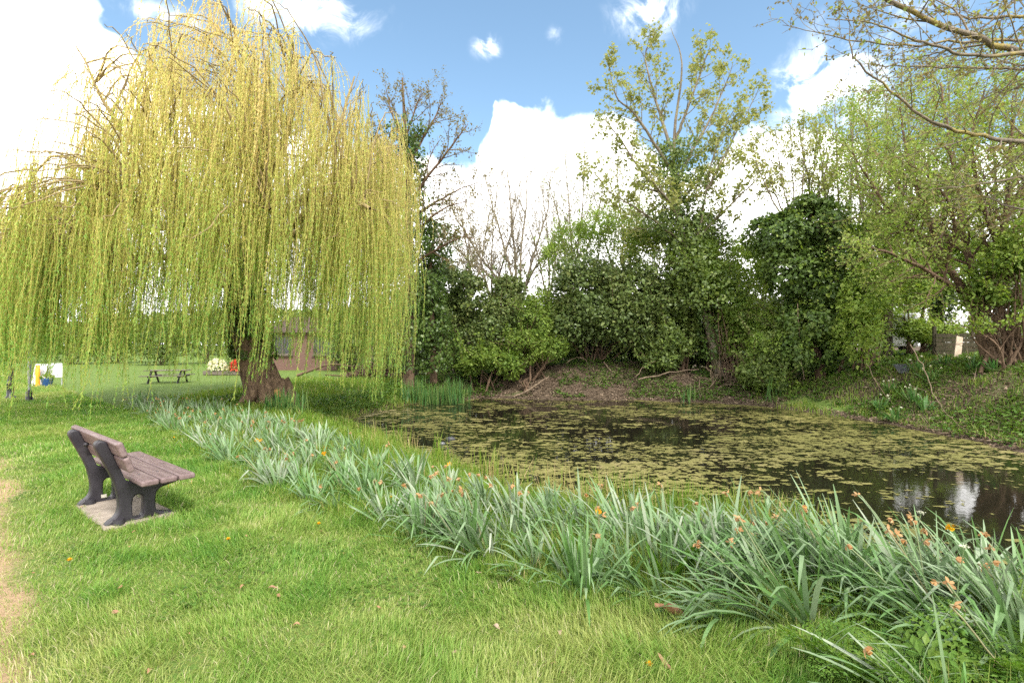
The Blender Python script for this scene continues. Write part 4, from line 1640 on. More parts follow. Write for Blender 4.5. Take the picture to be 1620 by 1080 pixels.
def willow():
    r = rs(101)
    b = on_ground(424, 13.6)
    t = thing('willow_tree', 'great weeping willow trailing golden green curtains beside the pond', 'willow tree', b)
    tr = catmull([b + [0, 0, -.25], at(416, 610, 13.6), at(400, 560, 13.6), at(389, 505, 13.55), at(394, 440, 13.5), at(401, 380, 13.5), at(404, 320, 13.5)], 4)
    rad = np.interp(np.linspace(0, 1, len(tr)), [0, .1, .2, .4, .7, 1], [.64, .52, .45, .39, .33, .24])
    V, q = tube_batch(np.array([tr]), np.array([rad]), 22)
    # buttressed, ridged bole
    c = V - np.repeat(tr, 22, 0)
    a = np.arctan2(c[:, 1], c[:, 0])
    rid = 1 + .10 * np.sin(a * 5 + V[:, 2] * .8) * np.exp(-np.maximum(V[:, 2], 0) * .9) + .12 * (noise3(np.cos(a) * 2, np.sin(a) * 2, V[:, 2] * 1.3, 4) - .5)
    V = np.repeat(tr, 22, 0) + c * rid[:, None]
    roots = []
    for az, L in ((-.55, 1.5), (-1.2, .8), (-2.0, .9), (.3, 1.0), (2.6, .9)):
        d = np.array([math.cos(az), math.sin(az), 0])
        p = [b + [0, 0, .62] + d * .30, b + [0, 0, .32] + d * .50, b + [0, 0, .08] + d * .80, b + [0, 0, -.1] + d * (.8 + L * .5)]
        p[2][2] = hz(p[2][0], p[2][1]) + .06
        p[3][2] = hz(p[3][0], p[3][1]) - .1
        cc = catmull(p, 3)
        roots.append((cc, np.linspace(.26, .06, len(cc))))
    V2, F2 = merge([(V, [q]), tubes(roots, 9)])
    obj('trunk', V2, F2, M['willow_bark'], t)
    d = np.array([math.cos(-.75), math.sin(-.75), 0])
    p0 = b + d * .56
    rp = [p0 + [0, 0, .42], p0 + d * .22 + [0, 0, .20], p0 + d * .50]
    rp[2][2] = hz(rp[2][0], rp[2][1]) - .03
    cc = catmull(rp, 4)
    _props(obj('root', *tubes([(cc, np.linspace(.085, .05, len(cc)))], 9), M['fresh_wood'], t), 'bare orange brown root at the foot of the trunk')
    L = []
    for pts, r0, r1 in (
            (pl((392, 480, 13.5), (345, 440, 13.2), (290, 412, 12.7), (235, 408, 12.2), (170, 420, 11.6)), .17, .05),
            (pl((396, 430, 13.5), (330, 330, 13.2), (262, 262, 12.7), (190, 205, 12.2), (118, 72, 11.8)), .17, .015),
            (pl((400, 385, 13.5), (352, 270, 13.6), (300, 190, 13.8), (252, 70, 14)), .15, .02),
            (pl((404, 325, 13.5), (392, 220, 13.6), (380, 130, 13.6), (372, 40, 13.5)), .18, .02),
            (pl((404, 320, 13.5), (440, 250, 13.4), (462, 170, 13.3), (470, 90, 13.3)), .16, .02),
            (pl((402, 350, 13.5), (470, 280, 13.7), (530, 210, 13.9), (560, 120, 14)), .16, .02),
            (pl((400, 400, 13.5), (460, 372, 13.2), (530, 345, 12.9), (590, 350, 12.6)), .15, .04),
            (pl((402, 370, 13.5), (500, 300, 14), (580, 240, 14.3), (625, 230, 14.6)), .14, .03),
            (pl((400, 410, 13.5), (405, 350, 12.4), (412, 320, 11.4), (425, 330, 10.4)), .15, .04),
            (pl((398, 420, 13.5), (340, 360, 12.5), (280, 320, 11.4), (215, 330, 10.4)), .15, .04),
            (pl((401, 400, 13.5), (470, 350, 12.4), (530, 310, 11.5), (585, 330, 10.9)), .14, .04),
            (pl((401, 380, 13.5), (400, 300, 15), (390, 250, 16.4), (380, 260, 17.5)), .15, .04),
            (pl((399, 400, 13.5), (300, 330, 14.6), (220, 290, 15.6), (150, 300, 16.4)), .14, .04),
            (pl((401, 390, 13.5), (470, 320, 15), (550, 290, 16), (610, 300, 16.8)), .14, .04),
            (pl((396, 450, 13.5), (300, 380, 13), (180, 330, 12.4), (70, 320, 11.9)), .16, .03),
            (pl((235, 330, 12.6), (160, 290, 12.2), (90, 245, 11.9), (40, 290, 11.7)), .07, .015)):
        c, rr = limb(r, pts, r0, r1, 5, .06)
        L.append((c, rr))
    for c, rr in L:
        obj('limb', *tubes([(c, rr)], 8), M['limb_bark'], t)
    # drooping branches arching from the limbs out to the dome of the crown
    allp = np.concatenate([c[2:] for c, _ in L])
    alld = np.concatenate([np.gradient(c, axis=0)[2:] for c, _ in L])
    cx, cy = -6.9, 13.0
    xs = np.array([-13.2, -12.2, -11.1, -10.0, -8.9, -7.7, -6.9, -6.0, -5.0, -4.3, -3.6, -2.9, -2.35])
    zt = np.array([4.5, 5.8, 7.4, 8.7, 9.5, 9.7, 9.9, 9.6, 9.2, 9.0, 8.3, 6.9, 5.2])
    arms, strands_o, strands_y = [], [], []
    ng = 0
    while ng < 520:
        u = r.uniform(0, 6.283)
        q = r.random() ** .5
        x = cx - .70 + math.cos(u) * q * 5.25
        y = cy + math.sin(u) * q * 4.3
        if x > -2.62:
            continue
        top = np.interp(x * 13.2 / max(y, 9.5) if y < 13.2 else x, xs, zt)
        fall = math.sqrt(max(1 - ((y - cy) / 4.7) ** 2, .08))
        top = 3.0 + (top - 3.0) * fall
        top += 1.8 * (noise2(np.array([x * .8]), np.array([y * .8]), 14)[0] - .55)
        z = 3.0 + (top - 3.0) * r.random() ** .46
        if z > 4.6 and r.random() < .78 * sstep(-8.6, -10.6, x) * sstep(4.6, 6.6, z):
            continue
        g = np.array([x, y, z])
        dd = np.linalg.norm((allp - g) * [1, 1, .8], axis=1) + np.where(allp[:, 2] > z + .2, 1.2, 0)
        j = int(np.argmin(dd + r.uniform(0, .7, len(dd))))
        p0 = allp[j]
        md = (p0 + g) / 2 + np.array([0, 0, .22 * np.linalg.norm(g - p0)])
        tip = g + unit((g - p0) * [1, 1, .2]) * .35 - np.array([0, 0, .15])
        c = catmull([p0, md, g, tip], 4)
        c[1:-1] += r.normal(0, .02, (len(c) - 2, 3))
        arms.append((c, np.linspace(.022, .006, len(c))))
        ng += 1
    side = grow(r, L, lambda l: 3 + l * 2.6, (.5, 1.5), (25, 60), .45, .4, .1, .03, 5, rmin=.006)
    obj('branches', *tubes(arms + side, 5), M['limb_bark'], t)
    arms = arms + side
    # hanging strands
    P, T, R = on_lines(r, arms, 13300, .26)
    cl = noise3(P[:, 0] * 1.5, P[:, 1] * 1.5, P[:, 2] * .9, 27)
    kp = r.random(len(P)) < sstep(.28, .62, cl) * (1 - .35 * sstep(6.5, 9, P[:, 2]))
    P, T, R = P[kp], T[kp], R[kp]
    n = len(P)
    zb = .62 + 2.6 * np.clip(fbm(P[:, 0] * .7, P[:, 1] * .7, 15, 3) - .12, 0, 1) ** 1.6 + r.normal(0, .25, n) - .45 * sstep(-5, -3, P[:, 0]) - .34 * sstep(-5.8, -7.2, P[:, 0]) - .34 * np.exp(-((P[:, 0] + 7.6) / .9) ** 2) + .55 * sstep(-8.4, -9.8, P[:, 0])
    front = sstep(13.5, 10.5, P[:, 1])
    want = P[:, 2] - zb
    short = r.random(n)
    Ls = np.where(short < .50, want, want * r.uniform(.25, .9, n))
    Ls = np.minimum(Ls, r.uniform(2.6, 5.4, n))
    hi = sstep(6.4, 8.6, P[:, 2])
    Ls = np.maximum(Ls * (1 - .62 * hi), .35)
    m = 9
    o = unit(T * [1, 1, 0] + r.normal(0, .5, (n, 3)) * [1, 1, 0] + 1e-4)
    lift = hi * r.uniform(0, .55, n)
    s = np.linspace(0, 1, m)[None, :]
    out = (.08 + .30 * r.random(n))[:, None] * (1 - np.exp(-3.5 * s)) * (1 + hi[:, None])
    drop = Ls[:, None] * (s - (1 - np.exp(-5 * s)) * .05) - lift[:, None] * np.sin(np.minimum(s * 3.0, math.pi)) * .5
    sway = (.05 * Ls)[:, None] * (noise2(s * 2.2 + np.arange(n)[:, None] * 7.7, np.zeros((n, 1)), 6) - .5) * 2
    sway2 = (.05 * Ls)[:, None] * (noise2(s * 2.2 + np.arange(n)[:, None] * 3.1, np.ones((n, 1)) * 5, 7) - .5) * 2
    S = P[:, None, :] + o[:, None, :] * out[..., None]
    S[..., 2] -= drop
    S[..., 0] += sway - .05 * Ls[:, None] * s ** 2
    S[..., 1] += sway2
    S[..., 2] = np.maximum(S[..., 2], .35)
    rr = (.0058 * (1.15 - .75 * s)) * np.ones((n, 1))
    gold = np.clip(.46 + .36 * (P[:, 2] - 5.5) / 3 + .30 * (fbm(P[:, 0] * .8, P[:, 1] * .8, 19, 3) - .5) + r.normal(0, .16, n), 0, 1)
    V, q = tube_batch(S, rr, 3)
    obj('twigs', V, q, M['willow_twig'], t, tint=np.repeat(gold, m * 3))
    # narrow leaves along every strand
    per = np.maximum((Ls / .029).astype(int), 14)
    sid = np.repeat(np.arange(n), per)
    k = len(sid)
    u = r.uniform(.06, 1.0, k) * (m - 1)
    i0 = np.minimum(u.astype(int), m - 2)
    f = (u - i0)[:, None]
    A, B = S[sid, i0], S[sid, i0 + 1]
    LP = A + (B - A) * f
    D = unit(B - A) * 1.25 + rdir(r, k) * .62
    N = rdir(r, k)
    low = np.clip(u / (m - 1), 0, 1)
    LL = r.uniform(.035, .082, k) * (.8 + .35 * low)
    # greener towards the hanging ends, golden with catkins above
    ti = np.clip(gold[sid] * .82 + .10 - .34 * low * sstep(6.5, 2.5, LP[:, 2]) + r.normal(0, .11, k), 0, 1)
    V, F, kk = leaf_mesh(LP, D, N, LL, r.uniform(.010, .017, k), 'diamond', .05)
    obj('leaves', V, F, M['willow_leaf'], t, tint=np.repeat(ti, kk), smooth=False)
    # ivy climbing the bole
    V, F, ti = ivy_leaves(r, [(tr[4:20], rad[4:20])], 3800, .10, .20, z0=1.25, z1=5.0, gap=.36)
    obj('ivy', V, F, M['ivy_leaf'], t, tint=ti)


willow()


# ------------------------------------------------------------------ trees of the far bank
def make_tree(seed, name, label, cat, base, trunk, limbs, bark, levels, leaf=None, ivy=None, group=None, trunk_sides=10):
    """trunk/limbs: [(points, r0, r1)]; levels: list of grow() settings; leaf: list of dicts on the last twigs."""
    r = rs(seed)
    t = thing(name, label, cat, base, 0, group)
    tl = [limb(r, p, a, b, 5, .02) for p, a, b in trunk]
    obj('trunk', *tubes(tl, trunk_sides), bark, t)
    ll = [limb(r, p, a, b, 5, .05) for p, a, b in limbs]
    for c in ll:
        obj('limb', *tubes([c], 7), bark, t)
    par = ll if ll else tl
    allt = []
    for i, lv in enumerate(levels):
        par = grow(r, par, **lv)
        allt.append(par)
    if allt:
        parts = [tubes(a, 4 if i else 5) for i, a in enumerate(allt)]
        obj('sprays', *merge(parts), bark, t)
    tw = [x for a in allt[-2:] for x in a] if allt else par
    for lf in (leaf or []):
        lf = dict(lf)
        mat = lf.pop('mat')
        nm = lf.pop('name', 'leaves')
        V, F, ti = twig_leaves(r, tw, **lf)
        obj(nm, V, F, mat, t, tint=ti, smooth=False)
    for iv in (ivy or []):
        iv = dict(iv)
        mat = iv.pop('mat', M['ivy_leaf'])
        src = iv.pop('lines', tl)
        V, F, ti = ivy_leaves(r, src, **iv)
        obj('ivy', V, F, mat, t, tint=ti)
    return t


def sycamore():
    b = on_ground(1142, 20.6)
    tk = [b + [0, 0, -.2], at(1128, 540, 20.6), at(1110, 480, 20.6), at(1092, 420, 20.7), at(1076, 350, 20.8), at(1066, 270, 20.8), at(1070, 190, 20.8), at(1080, 100, 20.8), at(1062, 42, 20.8)]
    lim = [
        (pl((1082, 385, 20.7), (1040, 352, 20.4), (1000, 325, 20), (962, 300, 19.6), (930, 255, 19.4)), .055, .010),
        (pl((1074, 335, 20.8), (1040, 300, 21), (1008, 260, 21.2), (978, 215, 21.4), (950, 180, 21.5)), .09, .012),
        (pl((1066, 275, 20.8), (1035, 225, 20.4), (1005, 180, 20.1), (975, 150, 19.8), (962, 92, 19.6)), .08, .012),
        (pl((1067, 250, 20.8), (1048, 190, 21.2), (1030, 130, 21.5), (1022, 85, 21.6), (1040, 45, 21.6)), .08, .012),
        (pl((1070, 220, 20.8), (1085, 180, 20.4), (1100, 140, 20.2), (1120, 85, 20), (1138, 76, 20)), .07, .012),
        (pl((1068, 290, 20.8), (1095, 240, 21.2), (1125, 185, 21.6), (1150, 130, 21.8), (1160, 100, 21.8)), .08, .012),
        (pl((1085, 405, 20.7), (1105, 370, 20.4), (1118, 300, 20.1), (1130, 245, 20), (1152, 190, 19.8), (1165, 170, 19.8)), .055, .010),
        (pl((1120, 300, 20.1), (1150, 240, 20.1), (1178, 185, 20.2), (1208, 128, 20.2)), .05, .010),
        (pl((1100, 380, 20.6), (1140, 340, 20.4), (1175, 305, 20.2), (1210, 270, 20)), .07, .012),
        (pl((1078, 360, 20.8), (1060, 320, 19.6), (1035, 290, 18.8), (1020, 250, 18.4)), .07, .012),
        (pl((1070, 330, 20.8), (1100, 290, 22), (1130, 270, 23), (1180, 240, 23.6)), .07, .012)]
    make_tree(211, 'sycamore_tree', 'tallest open sycamore with clusters of young olive leaves above an ivied trunk', 'sycamore', b,
              [(tk, .22, .008)], lim, M['grey_bark'],
              [dict(n=lambda L: 5 + L * 2.8, length=(.8, 2.0), angle=(28, 58), t0=.22, rr=.42, up=.08, nseg=5, wander=.1),
               dict(n=lambda L: 3 + L * 2.2, length=(.25, .6), angle=(30, 70), t0=.4, rr=.6, up=.04, nseg=3)],
              leaf=[dict(mat=M['sycamore_leaf'], n=8800, size=.12, shape='lobed', asp=1.0, spread=.08, droop=.55, t0=.5, cluster=4, tint=(.5, .28))],
              ivy=[dict(n=15000, size=.12, thick=1.6, z0=3.0, z1=9.8, mat=M['dark_leaf'], gap=.33), dict(n=4200, size=.11, thick=.5, z0=1.0, z1=4.8)])


sycamore()


def ivied_tree():
    b = on_ground(646, 19.8)
    tk = [b + [0, 0, -.2], at(648, 480, 19.8), at(646, 380, 19.8), at(644, 280, 19.9), at(640, 190, 20), at(636, 122, 20)]
    lim = [
        (pl((646, 330, 19.9), (672, 285, 19.6), (700, 250, 19.4), (728, 212, 19.2), (740, 195, 19.2)), .08, .012),
        (pl((647, 380, 19.9), (680, 345, 19.5), (712, 325, 19.3), (745, 318, 19.2)), .07, .010),
        (pl((646, 350, 19.9), (685, 322, 20.2), (725, 300, 20.5), (765, 285, 20.8)), .07, .010),
        (pl((643, 270, 19.9), (668, 220, 20.1), (690, 180, 20.2), (700, 150, 20.2)), .07, .010),
        (pl((641, 220, 20), (655, 175, 19.7), (668, 140, 19.6)), .05, .008),
        (pl((641, 230, 20), (620, 180, 20.2), (610, 140, 20.3)), .06, .008),
        (pl((644, 300, 19.9), (600, 240, 20.3), (575, 190, 20.6)), .07, .010),
        (pl((648, 420, 19.8), (690, 395, 19.4), (730, 375, 19.2), (760, 380, 19)), .06, .010)]
    make_tree(223, 'ivied_tree', 'tall tree with dark ivy on its trunk rising behind the willow curtain', 'tree', b,
              [(tk, .24, .03)], lim, M['brown_bark'],
              [dict(n=lambda L: 5 + L * 2.6, length=(.8, 2.2), angle=(25, 55), t0=.2, rr=.5, up=.05, nseg=5),
               dict(n=lambda L: 3 + L * 2.4, length=(.25, .7), angle=(25, 60), t0=.3, rr=.6, up=.05, nseg=3)],
              leaf=[dict(mat=M['bud_leaf'], n=5600, size=.08, shape='diamond', asp=.65, spread=.05, droop=.2, t0=.3, cluster=3, tint=(.45, .28))],
              ivy=[dict(n=9000, size=.12, thick=.95, z0=.6, z1=10.2, gap=.36)])
    # a dark spire of ivy on a dead stem beside it
    b = on_ground(686, 20.6)
    r = rs(225)
    t = thing('ivied_stump', 'dark pointed column of ivy on a dead stem right of the willow', 'ivied trunk', b)
    st = limb(r, [b + [0, 0, -.2], at(684, 520, 20.6), at(680, 440, 20.6), at(690, 350, 20.6)], .16, .05)
    obj('trunk', *tubes([st], 8), M['brown_bark'], t)
    V, F, ti = ivy_leaves(r, [st], 6000, .12, .95, z0=.5, z1=6.8, gap=.28)
    obj('ivy', V, F, M['ivy_leaf'], t, tint=ti)


ivied_tree()


def bare_trees():
    def one(seed, label, px0, d, stems, leafn, r0=.13, buds=M['bud_leaf'], n1=2.2):
        b = on_ground(px0, d)
        lim = []
        tk = [b + [0, 0, -.2], at(px0, 480, d) + [0, 0, 0]]
        tk = [(tk[0], (tk[0] + tk[1]) / 2, tk[1])]
        for st in stems:
            lim.append((pl((px0, 482, d), *[(x, y, d + dd) for x, y, dd in st]), r0 * .7, .012))
        make_tree(seed, 'bare_tree', label, 'tree', b, [(list(tk[0]), r0, r0 * .8)], lim, M['grey_bark'],
                  [dict(n=lambda L: 5 + L * n1 * 1.3, length=(.9, 2.6), angle=(22, 48), t0=.18, rr=.5, up=.06, nseg=5, wander=.09, rmin=.009),
                   dict(n=lambda L: 5 + L * 3.6, length=(.3, .9), angle=(25, 55), t0=.2, rr=.6, up=.06, nseg=3, rmin=.0065)],
                  leaf=[dict(mat=buds, n=leafn, size=.075, shape='diamond', asp=.6, spread=.05, droop=.1, t0=.3, cluster=2, tint=(.5, .3))], group='leafless trees beyond the pond')

    one(231, 'largest leafless tree spreading its limbs against the white cloud', 822, 28,
        [[(824, 400, 0), (832, 330, 0), (836, 258, 0)], [(800, 400, .4), (780, 330, .8), (764, 268, 1)], [(770, 420, -.5), (725, 350, -1), (700, 300, -1.2)], [(812, 380, .5), (806, 300, 1), (800, 262, 1.2)],
         [(846, 400, .3), (866, 330, .6), (872, 270, .8)], [(780, 440, -.6), (735, 415, -1.2), (695, 420, -1.6)], [(842, 430, -.4), (872, 390, -.8), (890, 340, -1)]], 2600)
    one(237, 'slim leafless tree with upright poles behind the dark evergreen', 905, 27,
        [[(905, 400, 0), (900, 320, 0), (893, 232, 0)], [(915, 390, .5), (922, 310, .6), (925, 225, .7)], [(893, 400, -.3), (880, 330, -.5), (868, 285, -.6)], [(925, 410, -.4), (945, 340, -.8), (958, 280, -1)]], 3000, .11, M['olive_leaf'])
    one(239, 'thin budding tree between the sycamore and the slim leafless one', 985, 26,
        [[(985, 400, 0), (982, 330, 0), (975, 260, 0)], [(1000, 400, .4), (1010, 330, .6), (1015, 290, .8)], [(965, 410, -.3), (948, 350, -.5), (940, 300, -.6)]], 6000, .10, M['young_leaf'])
    one(241, 'small leafless tree against the sky right of the willow', 742, 25,
        [[(742, 420, 0), (735, 370, 0), (722, 330, 0)], [(760, 420, .3), (768, 370, .4), (775, 330, .5)], [(720, 440, -.3), (700, 400, -.5), (690, 370, -.6)]], 2400, .09)

    one(243, 'twiggy leafless tree filling the sky between two barer ones', 778, 30,
        [[(778, 400, 0), (782, 340, 0), (790, 272, 0)], [(760, 410, .4), (742, 350, .6), (736, 300, .8)], [(800, 400, -.4), (815, 340, -.6), (822, 290, -.8)], [(765, 440, -.4), (728, 400, -.8), (702, 372, -1)]], 2600, .10)
    one(247, 'twiggy leafless tree whose fine crown shows over the grey-green bush', 868, 31,
        [[(868, 400, 0), (862, 330, 0), (855, 276, 0)], [(880, 400, .4), (898, 340, .7), (905, 292, .9)], [(852, 410, -.3), (838, 360, -.5), (822, 316, -.6)]], 2600, .10)


bare_trees()


# ------------------------------------------------------------------ shrubs
def shrub(seed, name, label, cat, base, blobs, n, size, mat, shape='oval', stems=6, bark=None, group=None, gap=.30, extra=None, rough=.6, sprigs=46, asp=.6, droop=.25, twigs=0, freq=1.3, thick=.45):
    """blobs: (px, py, d, rx_px, ry_px, depth_m)."""
    r = rs(seed)
    b = np.asarray(base, float)
    t = thing(name, label, cat, b, 0, group)
    bl = []
    for px, py, d, rx, ry, dz in blobs:
        c = at(px, py, d)
        bl.append((*c, rx * d / F_PX, dz, ry * d / F_PX))
    V, F, ti = blob_leaves(r, bl, n, size, shape, gap=gap, seed=seed, rough=rough, asp=asp, droop=droop, freq=freq, thick=thick)
    sl = []
    for i in range(sprigs):
        q = bl[r.integers(0, len(bl))]
        d = rdir(r, 1)[0]
        d[2] = abs(d[2]) * 1.0 - .15
        d = unit(d)
        sl.append((path(r, np.array(q[:3]) + d * np.array(q[3:6]) * .8, d + [0, 0, .35], r.uniform(.5, 1.3) * (1 if size < .15 else 1.5), 5, .12, .02), np.linspace(.012, .004, 6)))
    if sl:
        W_, G_, t2 = twig_leaves(r, sl, sprigs * 34, size * .9, shape, asp, .05, .15, .15, 1, (.6, .25))
        (V, F), ti = merge([(V, [F]), (W_, [G_])]), np.concatenate([ti, t2])
    obj('leaves', V, F, mat, t, tint=ti, smooth=False)
    if extra:
        e = dict(extra)
        V, F, ti = blob_leaves(r, bl, e['n'], e.get('size', size), e.get('shape', shape), gap=.45, seed=seed + 50, rough=rough * 1.4, thick=.15, asp=asp)
        obj('young_leaves', V, F, e['mat'], t, tint=ti, smooth=False)
    ls = []
    for i in range(stems):
        q = bl[r.integers(0, len(bl))]
        e = np.array(q[:3]) + rdir(r, 1)[0] * np.array(q[3:6]) * .6
        p0 = b + np.array([r.normal(0, .25), r.normal(0, .2), -.15])
        c = catmull([p0, p0 * .6 + e * .4 + [r.normal(0, .15), r.normal(0, .15), .25], e], 5)
        ls.append((c, np.linspace(r.uniform(.03, .07), .008, len(c))))
    if ls:
        obj('stems', *tubes(ls, 6), bark or M['brown_bark'], t)
        if twigs:
            sl = sl + grow(r, ls, twigs, (.5, 1.4), (20, 60), .4, .5, .14, .03, 4, rmin=.005)
        if sl:
            obj('sprays', *tubes(sl, 4), bark or M['brown_bark'], t)
    return t


def shrubs():
    g = 'shrubs massed on the far bank'
    shrub(301, 'holly_bush', 'dark gappy holly nearest the willow, over the picket fence', 'shrub', on_ground(690, 23.2),
          [(700, 455, 22.6, 42, 34, 1.4), (740, 470, 22.6, 30, 36, 1.2), (665, 500, 22.8, 28, 60, 1.2), (715, 500, 23, 46, 30, 1.2)], 15000, .12, M['holly_leaf'], gap=.40, group=g, stems=9, extra=dict(n=1200, mat=M['olive_leaf']))
    shrub(302, 'evergreen_bush', 'dark low evergreen between the holly and the grey-green bush', 'shrub', on_ground(785, 22.2),
          [(790, 520, 22, 38, 52, 1.2), (760, 545, 21.6, 34, 32, 1.0), (805, 470, 22.4, 28, 34, 1)], 14000, .11, M['holly_leaf'], gap=.34, group=g, stems=8, twigs=3)
    shrub(303, 'elder_bush', 'bright green elder low beside the picket fence', 'shrub', on_ground(772, 20.9),
          [(765, 565, 20.8, 34, 22, .8), (800, 578, 20.8, 30, 20, .8), (742, 578, 21, 20, 14, .6)], 6500, .12, M['mid_leaf'], gap=.32, group=g, stems=8)
    shrub(304, 'hazel_bush', 'grey-green twiggy bush left of the biggest dark evergreen', 'shrub', on_ground(848, 21.4),
          [(850, 505, 21.4, 32, 44, 1), (832, 545, 21.2, 36, 34, .9), (868, 555, 21.2, 28, 28, .8)], 13000, .09, M['mid_leaf'], gap=.36, group=g, stems=12, twigs=5, asp=.5)
    shrub(305, 'evergreen_tree', 'biggest dark evergreen mass over the bare mound', 'evergreen', on_ground(942, 22.6),
          [(925, 462, 22.2, 62, 50, 2.0), (990, 466, 22.2, 62, 50, 2.0), (905, 505, 21.8, 44, 42, 1.4), (1010, 520, 21.8, 54, 42, 1.5), (960, 495, 21.6, 60, 40, 1.4), (1040, 482, 22, 44, 42, 1.4)], 40000, .12, M['holly_leaf'], gap=.30, group=g, stems=12,
          extra=dict(n=3500, mat=M['dark_leaf']), twigs=3)
    shrub(306, 'hawthorn_tree', 'fresh leaved hawthorn crown showing above the biggest evergreen', 'tree', on_ground(935, 24.6),
          [(915, 372, 24.6, 46, 32, 1.5), (975, 360, 24.4, 52, 36, 1.5), (1030, 370, 24.2, 36, 34, 1.3), (880, 405, 24.4, 30, 22, 1.2)], 8500, .09, M['bright_leaf'], gap=.52, rough=.9, group=g, stems=14, twigs=5, bark=M['grey_bark'], extra=dict(n=2800, mat=M['olive_leaf']))
    shrub(311, 'hawthorn_tree', 'hazy young green tree between the hawthorn crown and the ivied sycamore trunk', 'tree', on_ground(1035, 22.8),
          [(1015, 395, 22.8, 44, 36, 1.2), (1050, 385, 22.6, 34, 36, 1.2), (1080, 420, 22.4, 30, 32, 1.0)], 5200, .09, M['mid_leaf'], gap=.46, group=g, stems=14, twigs=6, bark=M['grey_bark'], extra=dict(n=4500, mat=M['young_leaf']), rough=.9)
    shrub(312, 'elder_bush', 'ragged green growth right of the sycamore trunk, above the bramble thicket', 'shrub', on_ground(1130, 21.8),
          [(1110, 385, 21.6, 30, 56, .9), (1135, 420, 21.4, 30, 44, .9)], 6000, .10, M['dark_leaf'], gap=.42, group=g, stems=9, twigs=5, extra=dict(n=1500, mat=M['mid_leaf']), rough=.8)
    shrub(307, 'laurel_bush', 'dark laurel in front of the sycamore, left of its trunk', 'shrub', on_ground(1075, 21.4),
          [(1060, 530, 21.2, 42, 44, 1.1), (1085, 480, 21.4, 34, 46, 1.1), (1050, 570, 21, 30, 18, .8)], 15000, .12, M['dark_leaf'], gap=.32, group=g, stems=8, twigs=3)
    shrub(308, 'bramble_thicket', 'olive green thicket with hanging vines right of the sycamore trunk', 'shrub', on_ground(1165, 20.4),
          [(1160, 490, 20.4, 34, 52, 1.0), (1135, 450, 20.6, 36, 44, 1.0), (1180, 540, 20.2, 34, 44, 1.0), (1105, 430, 20.8, 38, 46, 1.0)], 17000, .10, M['mid_leaf'], gap=.38, group=g, stems=26, twigs=4, asp=.55, extra=dict(n=3000, mat=M['bright_leaf']))
    shrub(309, 'privet_bush', 'fresh green bush at the left foot of the ivy column', 'shrub', on_ground(1215, 18.9),
          [(1212, 560, 18.8, 34, 46, .9), (1235, 520, 19, 30, 40, .8), (1195, 590, 18.6, 26, 24, .6), (1225, 605, 18.2, 30, 20, .6)], 16000, .10, M['dark_leaf'], gap=.30, group=g, stems=10, extra=dict(n=5000, mat=M['bright_leaf']), twigs=3)
    shrub(310, 'spindle_bush', 'bright green shrub behind the thicket and the ivy column', 'shrub', on_ground(1205, 22),
          [(1200, 480, 22, 34, 60, 1), (1180, 420, 22.2, 26, 40, 1), (1215, 410, 22, 24, 34, 1)], 9000, .10, M['bright_leaf'], gap=.40, group=g, stems=9, twigs=4)
    for i, (px, d, rx, ry, lab) in enumerate(((662, 26.5, 46, 62, 'dark bush filling the gap behind the picket fence'), (745, 27, 50, 56, 'dark bush behind the holly, seen through its gaps'), (825, 26.2, 52, 50, 'dark bush behind the grey-green bush'),
            (905, 25.8, 58, 40, 'dark bush in the hollow left of the bare mound'), (985, 25.6, 58, 46, 'dark bush behind the biggest evergreen, low at its middle'), (1065, 25.2, 56, 60, 'dark bush behind the laurel'), (1140, 24.6, 52, 70, 'dark bush behind the bramble thicket'), (1215, 24.4, 50, 60, 'dark bush behind the privet'),
            (1290, 24, 46, 50, 'dark bush behind the ivy column'))):
        b = on_ground(px, d)
        yb = HOR + (EYE - b[2]) / d * F_PX
        shrub(340 + i, 'evergreen_bush', lab, 'shrub', b, [(px, yb - ry * .5, d, rx, ry * .62, 1.3), (px + 14, yb - ry * 1.1, d, rx * .7, ry * .5, 1.1)], 8000, .15, M['dark_leaf'] if i % 2 else M['holly_leaf'], gap=.22, group=g, stems=6)
    # the ivy column
    r = rs(320)
    b = on_ground(1300, 18.4)
    t = thing('ivy_column', 'glossy dark green ivy smothering a whole trunk into a column', 'ivied tree', b)
    st = limb(r, [b + [0, 0, -.2], at(1292, 560, 18.4), at(1275, 480, 18.4), at(1262, 400, 18.4), at(1268, 330, 18.4)], .2, .08)
    st2 = limb(r, [at(1268, 440, 18.4), at(1290, 380, 18.2), at(1305, 320, 18.2)], .1, .05)
    obj('trunk', *tubes([st, st2], 9), M['brown_bark'], t)
    bl = []
    for px, py, rx, ry in ((1230, 372, 42, 40), (1285, 350, 48, 42), (1255, 425, 48, 44), (1290, 460, 40, 46), (1270, 510, 36, 36), (1285, 555, 44, 34), (1310, 400, 24, 50), (1250, 555, 26, 34)):
        d = 18.3
        bl.append((*at(px, py, d), rx * d / F_PX, .95, ry * d / F_PX))
    V, F, ti = blob_leaves(r, bl, 26000, .13, 'lobed', gap=.31, seed=320, rough=.55, asp=.9, droop=.6, ncl=.35)
    obj('ivy', V, F, M['ivy_leaf'], t, tint=ti, smooth=False)
    V, F, ti = blob_leaves(r, bl, 2600, .11, 'oval', gap=.5, seed=327, rough=.5, thick=.1)
    obj('young_leaves', V, F, M['mid_leaf'], t, tint=ti, smooth=False)
    up = [limb(r, pl((1265 + dx * .3, 350, 18.4), (1265 + dx * .7, 290, 18.4 + dz * .5), (1265 + dx, 190 + abs(dx) * .35, 18.4 + dz)), .035, .008, 5, .05) for dx, dz in ((-62, .3), (-38, -.4), (-14, .5), (8, -.3), (30, .4), (54, -.2), (72, .4), (-78, -.5))]
    for c in up:
        obj('limb', *tubes([c], 6), M['grey_bark'], t)
